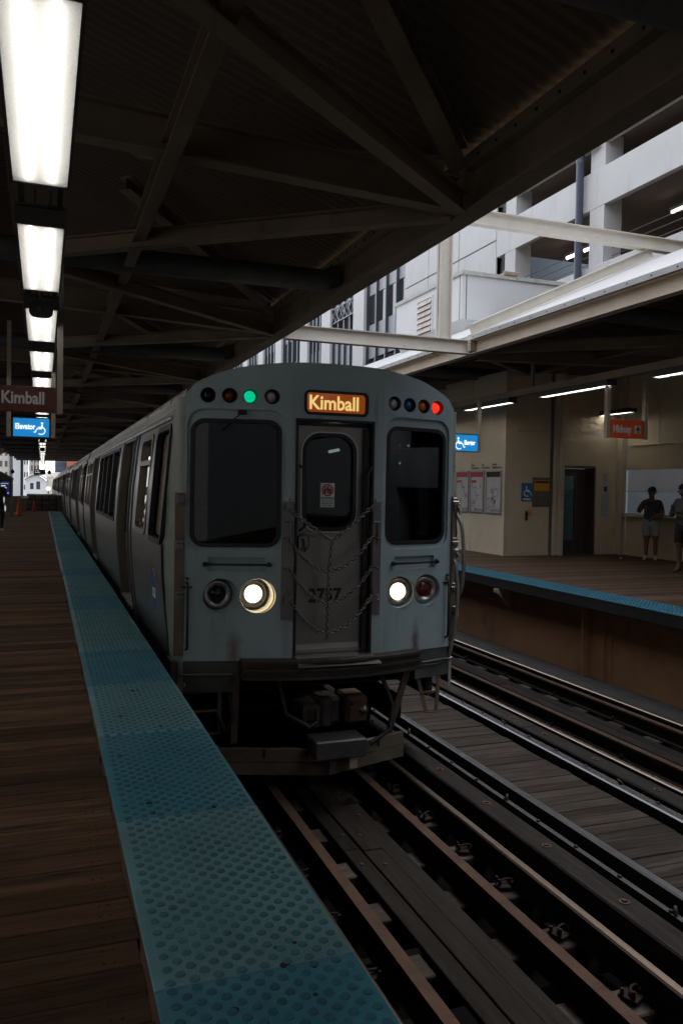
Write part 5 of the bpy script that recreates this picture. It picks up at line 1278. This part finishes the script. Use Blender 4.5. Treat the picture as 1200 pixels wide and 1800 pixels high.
for x, lb in ((-1.96, 'dark round pendant lamp left of the display board'), (.42, 'dark round pendant lamp right of the display board')):
    r = empty('pendant_lamp', (x, 60, 2.1), lb, 'lamp', 'round pendant lamps')
    b = MB(); b.lathe((x, 60, 2.12), (0, 0, 1), [(.01, 0), (.09, .03), (.13, .11), (.12, .2), (.05, .28), (.03, .32)], 14); b.build('globe', m_dark, r)
    b = MB(); b.tube([(x, 60, 2.44), (x, 60, 4.3)], .012, 5); b.build('cord', m_dark, r)

# ------------------------------------------------------------------ city beyond
m_city = [M('city_cream', (.55, .50, .43), .8, var=.06), M('city_white', (.50, .50, .505), .8, var=.05), M('city_slate', (.14, .16, .19), .5, var=.1), M('city_tan', (.52, .46, .40), .8, var=.06), M('city_blue_glass', (.06, .13, .22), .2, var=.3, scale=.15), M('city_brick', (.34, .10, .06), .8, var=.1)]
m_cwin = M('city_window', (.05, .06, .08), .2, var=0)
def tower(name, label, x0, x1, y, d, z1, mat, nx=0, storeys=0, wz=1.6):
    r = empty(name, ((x0+x1)/2, y, -7), label, 'building')
    b = MB(); b.box(x0, x1, y, y+d, -7, z1); b.build('wall', mat, r)
    b = MB(); b.box(x0-.3, x1+.3, y-.3, y+d+.3, z1, z1+1.2); b.build('parapet', mat, r)
    if nx:
        step = (z1-2)/storeys if storeys else 4
        for k in range(storeys):
            for q in range(nx):
                xa = x0+(x1-x0)*(q+.25)/nx; xb = x0+(x1-x0)*(q+.75)/nx; z = -2+k*step
                if z > 24 and q > 3: continue
                b = MB(); b.box(xa, xb, y-.08, y-.01, z, z+wz); b.build('window', m_cwin, r)
def fx(px, Y):  # direction of travel: lateral position for a bearing measured from the track axis
    return px*Y
tower('city_building', 'cream building at the far left behind the kiosk', -42, -22, 600, 40, 70, m_city[0], 6, 9, 4)
tower('city_building', 'grey slab building between the cream and white buildings', -24, -18.5, 620, 40, 75, m_city[2])
tower('city_building', 'white narrow building left of the display board', -18.2, -13.6, 560, 30, 80, m_city[1])
tower('city_building', 'dark slate tower squeezed between two white buildings', -14.2, -11.6, 570, 30, 85, m_city[2])
tower('city_building', 'slim white building behind the domed pavilion', -11.4, -8.4, 540, 30, 80, m_city[1], 2, 10, 3)
tower('city_building', 'tan building with small dark windows behind the display board', -10.4, -2.3, 620, 40, 60, m_city[3], 4, 9, 4)
tower('city_building', 'blue glass tower beside the train roof far away', 8.2, 16.0, 620, 30, 90, m_city[4], 5, 16, 2.8)
tower('city_building', 'red brick building beside the far end of the train', 15.6, 27.0, 600, 30, 70, m_city[5], 5, 10, 3)
tower('city_building', 'unseen broad dark block added behind the camera to cut light and reflections', -70, 90, -95, 30, 45, M('unseen_block_dark', (.06, .06, .062), .7, var=.2))  # unseen block added behind the camera to darken reflections and light from behind
# arched pavilion
pv = empty('arched_pavilion', (-1.5, 210, -7), 'white arched roof pavilion at the end of the street', 'building')
A0, A1, AY = -3.9, .9, 210
arch = [(A0, -2), (A1, -2), (A1, 2.2)]+[(A0+(A1-A0)*(1-i/14), 2.2+1.35*math.sin(math.pi*i/14)) for i in range(1, 14)]+[(A0, 2.2)]
b = MB(); b.plate([arch, [(-2.9, .2), (-2.9, 1.7), (-2.1, 1.7), (-2.1, .2)], [(-1.5, .2), (-1.5, 2.1), (-.6, 2.1), (-.6, .2)]], lambda u, v, d: (u, AY+d, v), 12); b.build('wall', m_city[1], pv)
rfp = [(A0-.3+(A1-A0+.6)*i/14, 2.35+1.4*math.sin(math.pi*i/14)) for i in range(15)]; rfq = [(x, z+.35) for x, z in rfp][::-1]
b = MB(); b.plate([rfp+rfq], lambda u, v, d: (u, AY-.6+d, v), 13); b.build('roof', m_city[1], pv)
for xa, xb, za, zb in ((-2.9, -2.1, .2, 1.7), (-1.5, -.6, .2, 2.1)):
    b = MB(); b.box(xa, xb, AY+.4, AY+.5, za, zb); b.build('window', m_cwin, pv)
tower('city_building', 'cream low block right of the arched pavilion', .95, 5.2, 214, 10, 3.3, m_city[0])
# unseen block added on the left to limit the light reaching the platform
tower('city_building', 'unseen long grey block added left of the platform to limit light', -26, -15, -45, 195, 20, M('unseen_block_grey', (.17, .163, .156), .8, var=.1))

# ------------------------------------------------------------------ people
m_skin = M('skin', (.13, .066, .044), .55, var=.08); m_hair = M('hair', (.012, .010, .009), .6, var=.2)
def person(label, loc, rz, sc_, J, E, outfit, extras):
    """J: joint -> (x,y,z,radius) ; E: (a,b,cloth)"""
    r = empty('person', loc, label, 'person')
    r.rotation_euler.z = rz; r.scale = (sc_,)*3
    names = list(J); me = bpy.data.meshes.new('body_cage')
    me.from_pydata([J[n_][:3] for n_ in names], [(names.index(a), names.index(b_)) for a, b_, _ in E], [])
    o = bpy.data.objects.new('cage', me); COL.objects.link(o)
    md = o.modifiers.new('skin', 'SKIN'); md.use_smooth_shade = True
    sv = me.skin_vertices[0].data
    for i, n_ in enumerate(names):
        q = J[n_][3]; sv[i].radius = q if isinstance(q, tuple) else (q, q)
        sv[i].use_root = (n_ == 'pelvis')
    sb = o.modifiers.new('sub', 'SUBSURF'); sb.levels = 2; sb.render_levels = 2
    dg = bpy.context.evaluated_depsgraph_get(); dg.update()
    bm_ = bpy.data.meshes.new_from_object(o.evaluated_get(dg)); bpy.data.objects.remove(o)
    bm_.materials.clear(); keys = list(outfit)
    for k_ in keys: bm_.materials.append(outfit[k_])
    segs = [(Vector(J[a][:3]), Vector(J[b_][:3]), cl) for a, b_, cl in E]
    for pg in bm_.polygons:
        c = pg.center; best = None; bd = 9
        for a, b_, cl in segs:
            d = b_-a; t = max(0, min(1, (c-a).dot(d)/max(d.length_squared, 1e-9))); dist = (c-(a+d*t)).length
            if dist < bd: bd = dist; best = cl
        pg.material_index = keys.index(best); pg.use_smooth = True
    bm_.name = 'body'; bo = bpy.data.objects.new('body', bm_); COL.objects.link(bo); bo.parent = r
    for nm_, mb_, mt_ in extras:
        q = mb_.build(nm_, mt_, None); q.parent = r
    return r
def skeleton(armL, armR, legL, legR, bow_=0.0, sh_w=.18, build=1.0):
    """local frame: faces -y, their left is +x. arms: (elbow, wrist); legs: (knee, ankle)"""
    hx = bow_*-.10
    J = {'pelvis': (0, 0, .95, (.155*build, .115*build)), 'waist': (0, 0, 1.10, (.145*build, .105*build)), 'chest': (0, .01, 1.30, (.165*build, .115*build)),
         'neckb': (0, .015, 1.44, (.085, .07)), 'neck': (0, hx*.4, 1.50, .052), 'jaw': (0, hx-.02, 1.575-.02*bow_, (.062, .075)), 'skull': (0, hx-.005, 1.66-.035*bow_, (.078, .098)), 'crown': (0, hx+.005, 1.735-.05*bow_, (.055, .07)),
         'nose': (0, hx-.112, 1.615-.03*bow_, .012)}
    E = [('pelvis', 'waist', 'shirt'), ('waist', 'chest', 'shirt'), ('chest', 'neckb', 'shirt'), ('neckb', 'neck', 'skin'), ('neck', 'jaw', 'skin'), ('jaw', 'skull', 'skin'), ('skull', 'crown', 'skin'), ('jaw', 'nose', 'skin')]
    for s_, arm, leg, sg in (('l', armL, legL, 1), ('r', armR, legR, -1)):
        el, wr, sleeve = arm; el = Vector(el); wr = Vector(wr)
        J['sh'+s_] = (sg*sh_w, .01, 1.40, .068*build); J['el'+s_] = (*el, .047*build)
        mid = Vector((sg*sh_w, .01, 1.40)).lerp(el, .62); J['um'+s_] = (*mid, .058*build)
        J['wr'+s_] = (*wr, .031)
        d = (wr-el).normalized(); palm = wr+d*.075; J['pa'+s_] = (*palm, (.036, .022))
        E += [('chest', 'sh'+s_, 'shirt'), ('sh'+s_, 'um'+s_, 'shirt'), ('um'+s_, 'el'+s_, 'shirt' if sleeve == 'long' else 'skin'), ('el'+s_, 'wr'+s_, 'shirt' if sleeve == 'long' else 'skin'), ('wr'+s_, 'pa'+s_, 'skin')]
        sidev = d.cross(Vector((0, 0, 1))); sidev = sidev.normalized() if sidev.length > .1 else Vector((1, 0, 0))
        upv = sidev.cross(d)
        for q in range(4):
            o_ = sidev*(-.03+.02*q); ln_ = (.062, .072, .068, .052)[q]
            a = palm+o_+d*.03; b_ = a+d*ln_*.6-upv*.012; c = b_+d*ln_*.35-upv*.03
            J['f%da%s' % (q, s_)] = (*a, .0095); J['f%db%s' % (q, s_)] = (*b_, .0085); J['f%dc%s' % (q, s_)] = (*c, .0075)
            E += [('pa'+s_, 'f%da%s' % (q, s_), 'skin'), ('f%da%s' % (q, s_), 'f%db%s' % (q, s_), 'skin'), ('f%db%s' % (q, s_), 'f%dc%s' % (q, s_), 'skin')]
        t0 = wr+d*.03-sidev*.035*sg; t1 = t0+d*.035-sidev*.02*sg
        J['ta'+s_] = (*t0, .011); J['tb'+s_] = (*t1, .009); E += [('wr'+s_, 'ta'+s_, 'skin'), ('ta'+s_, 'tb'+s_, 'skin')]
        kn, an = leg; kn = Vector(kn); an = Vector(an)
        hip = Vector((sg*.09, 0, .88)); thigh = hip.lerp(kn, .75)
        J['hp'+s_] = (*hip, .105*build); J['th'+s_] = (*thigh, .092*build); J['kn'+s_] = (*kn, .058); J['ca'+s_] = (*kn.lerp(an, .35), .058); J['an'+s_] = (*an, .038)
        J['he'+s_] = (an.x, an.y+.03, .045, .042); J['to'+s_] = (an.x+sg*.02, an.y-.13, .035, (.042, .03)); J['tt'+s_] = (an.x+sg*.025, an.y-.19, .03, .028)
        E += [('pelvis', 'hp'+s_, 'shorts'), ('hp'+s_, 'th'+s_, 'shorts'), ('th'+s_, 'kn'+s_, 'leg'), ('kn'+s_, 'ca'+s_, 'leg'), ('ca'+s_, 'an'+s_, 'leg'), ('an'+s_, 'he'+s_, 'shoe'), ('an'+s_, 'to'+s_, 'shoe'), ('to'+s_, 'tt'+s_, 'shoe')]
    return J, E
def head_shell(cz, cy, rx, ry, rz_, cut, seg=16, back=.0):
    b = MB(); vs = []; fs = []; rows = 7
    for i in range(rows+1):
        ph = math.pi/2*(i/rows)*1.25
        for k in range(seg):
            a = 2*math.pi*k/seg; zz = math.cos(ph)
            low = cut if math.sin(a) < -.2 else -.45   # front hairline is higher
            zz = max(zz, low)
            vs.append((rx*math.sin(ph)*math.cos(a), cy+ry*math.sin(ph)*math.sin(a), cz+rz_*zz))
    for i in range(rows):
        for k in range(seg): fs.append((i*seg+k, (i+1)*seg+k, (i+1)*seg+(k+1) % seg, i*seg+(k+1) % seg))
    b.add(vs, fs, 0, True); return b
m_navy = M('dark_polo', (.012, .014, .022), .8, var=.2); m_lshort = M('pale_shorts', (.24, .28, .28), .8, var=.15); m_shoe_w = M('white_sneaker', (.45, .44, .42), .6, var=.2)
m_sweat = M('grey_sweatshirt', (.085, .082, .08), .9, var=.15); m_bshort = M('black_shorts', (.008, .008, .009), .85, var=.1); m_sandal = M('brown_sandal', (.12, .06, .04), .6, var=.2)
# man with cap: right hand at the chin, left forearm across
J, E = skeleton(((.27, -.06, 1.12), (.13, -.26, 1.06), 'short'), ((-.29, -.10, 1.17), (-.12, -.22, 1.40), 'short'), ((.11, -.02, .50), (.11, .02, .09)), ((-.10, -.01, .50), (-.11, .03, .09)), build=1.3)
ex = [('hair', head_shell(1.655, .0, .090, .105, .10, .35), m_hair)]
cp_ = MB(); 
for i, (r_, z_) in enumerate(((.100, 1.665), (.102, 1.70), (.088, 1.75), (.05, 1.785), (.005, 1.795))): pass
cp_.lathe((0, .0, 1.675), (0, 0, 1), [(.103, 0), (.103, .03), (.092, .075), (.06, .112), (.02, .125), (.002, .127)], 18)
cp_.plate([[(-.075, -.07), (-.065, -.15), (-.03, -.19), (.03, -.19), (.065, -.15), (.075, -.07)]], lambda u, v, d: (u, v, 1.682+d+.10*(v+.07)), .008)
ex.append(('cap', cp_, m_navy))
for sx_ in (-1, 1):
    e_ = MB(); e_.lathe((sx_*.032, -.088, 1.645), (0, -1, 0), [(.011, 0), (.009, .006), (.002, .009)], 8); ex.append(('eye', e_, m_hair))
    e_ = MB(); e_.lathe((sx_*.080, .0, 1.63), (sx_, -.3, 0), [(.026, 0), (.024, .014), (.010, .018)], 8, cap1=True); ex.append(('ear', e_, m_skin))
e_ = MB(); e_.bbox(-.022, .022, -.094, -.088, 1.573, 1.580, .002); ex.append(('mouth', e_, m_brown))
person('person in a dark cap, dark shirt and pale shorts by the station window', (13.13, 14.95, Z2), R(-52), .945, J, E, dict(shirt=m_navy, skin=m_skin, shorts=m_lshort, leg=m_skin, shoe=m_shoe_w), ex)
# man at the right edge looking down at a phone
J, E = skeleton(((.26, -.05, 1.14), (.07, -.30, 1.20), 'long'), ((-.27, -.06, 1.13), (-.07, -.31, 1.19), 'long'), ((.12, -.03, .50), (.13, .03, .09)), ((-.11, -.02, .50), (-.12, .02, .09)), bow_=1.0, build=1.25)
ex = [('hair', head_shell(1.64, -.095, .098, .118, .125, .25), m_hair)]
for sx_ in (-1, 1):
    e_ = MB(); e_.lathe((sx_*.032, -.185, 1.605), (0, -1, -.3), [(.011, 0), (.009, .006), (.002, .009)], 8); ex.append(('eye', e_, m_hair))
    e_ = MB(); e_.lathe((sx_*.082, -.10, 1.60), (sx_, -.3, 0), [(.026, 0), (.024, .014), (.010, .018)], 8, cap1=True); ex.append(('ear', e_, m_skin))
e_ = MB(); e_.bbox(-.022, .022, -.196, -.19, 1.54, 1.547, .002); ex.append(('mouth', e_, m_brown))
person('person in a grey sweatshirt and black shorts looking down at a phone', (11.60, 12.28, Z2), R(-75), .985, J, E, dict(shirt=m_sweat, skin=m_skin, shorts=m_bshort, leg=m_skin, shoe=m_sandal), ex)
ph = empty('phone', (11.23, 12.18, Z2+1.16), 'dark phone held by the person in the grey sweatshirt', 'phone')
b = MB(); b.bbox(11.18, 11.192, 12.14, 12.22, Z2+1.17, Z2+1.32, .003); b.build('case', m_rubber, ph)
b = MB(); b.box(11.1925, 11.194, 12.145, 12.215, Z2+1.18, Z2+1.31); b.build('screen', M('phone_screen', (.3, .35, .45), emit=0.167), ph)
ph.rotation_euler.y = 0
# walker far down the near platform
J, E = skeleton(((.25, .06, 1.12), (.20, -.12, .98), 'short'), ((-.25, .0, 1.13), (-.10, -.20, 1.08), 'short'), ((.10, -.12, .50), (.10, -.02, .10)), ((-.10, .02, .50), (-.10, .22, .12)))
ex = [('hair', head_shell(1.655, .01, .095, .112, .11, .35), m_hair)]
person('person in dark clothes walking at the left edge of the near platform', (-1.22, 25.7, 0), R(10), .90, J, E, dict(shirt=M('dark_top', (.035, .02, .018), .85), skin=m_skin, shorts=M('dark_trousers', (.015, .015, .018), .85), leg=MATS['dark_trousers'], shoe=m_shoe_w), ex)
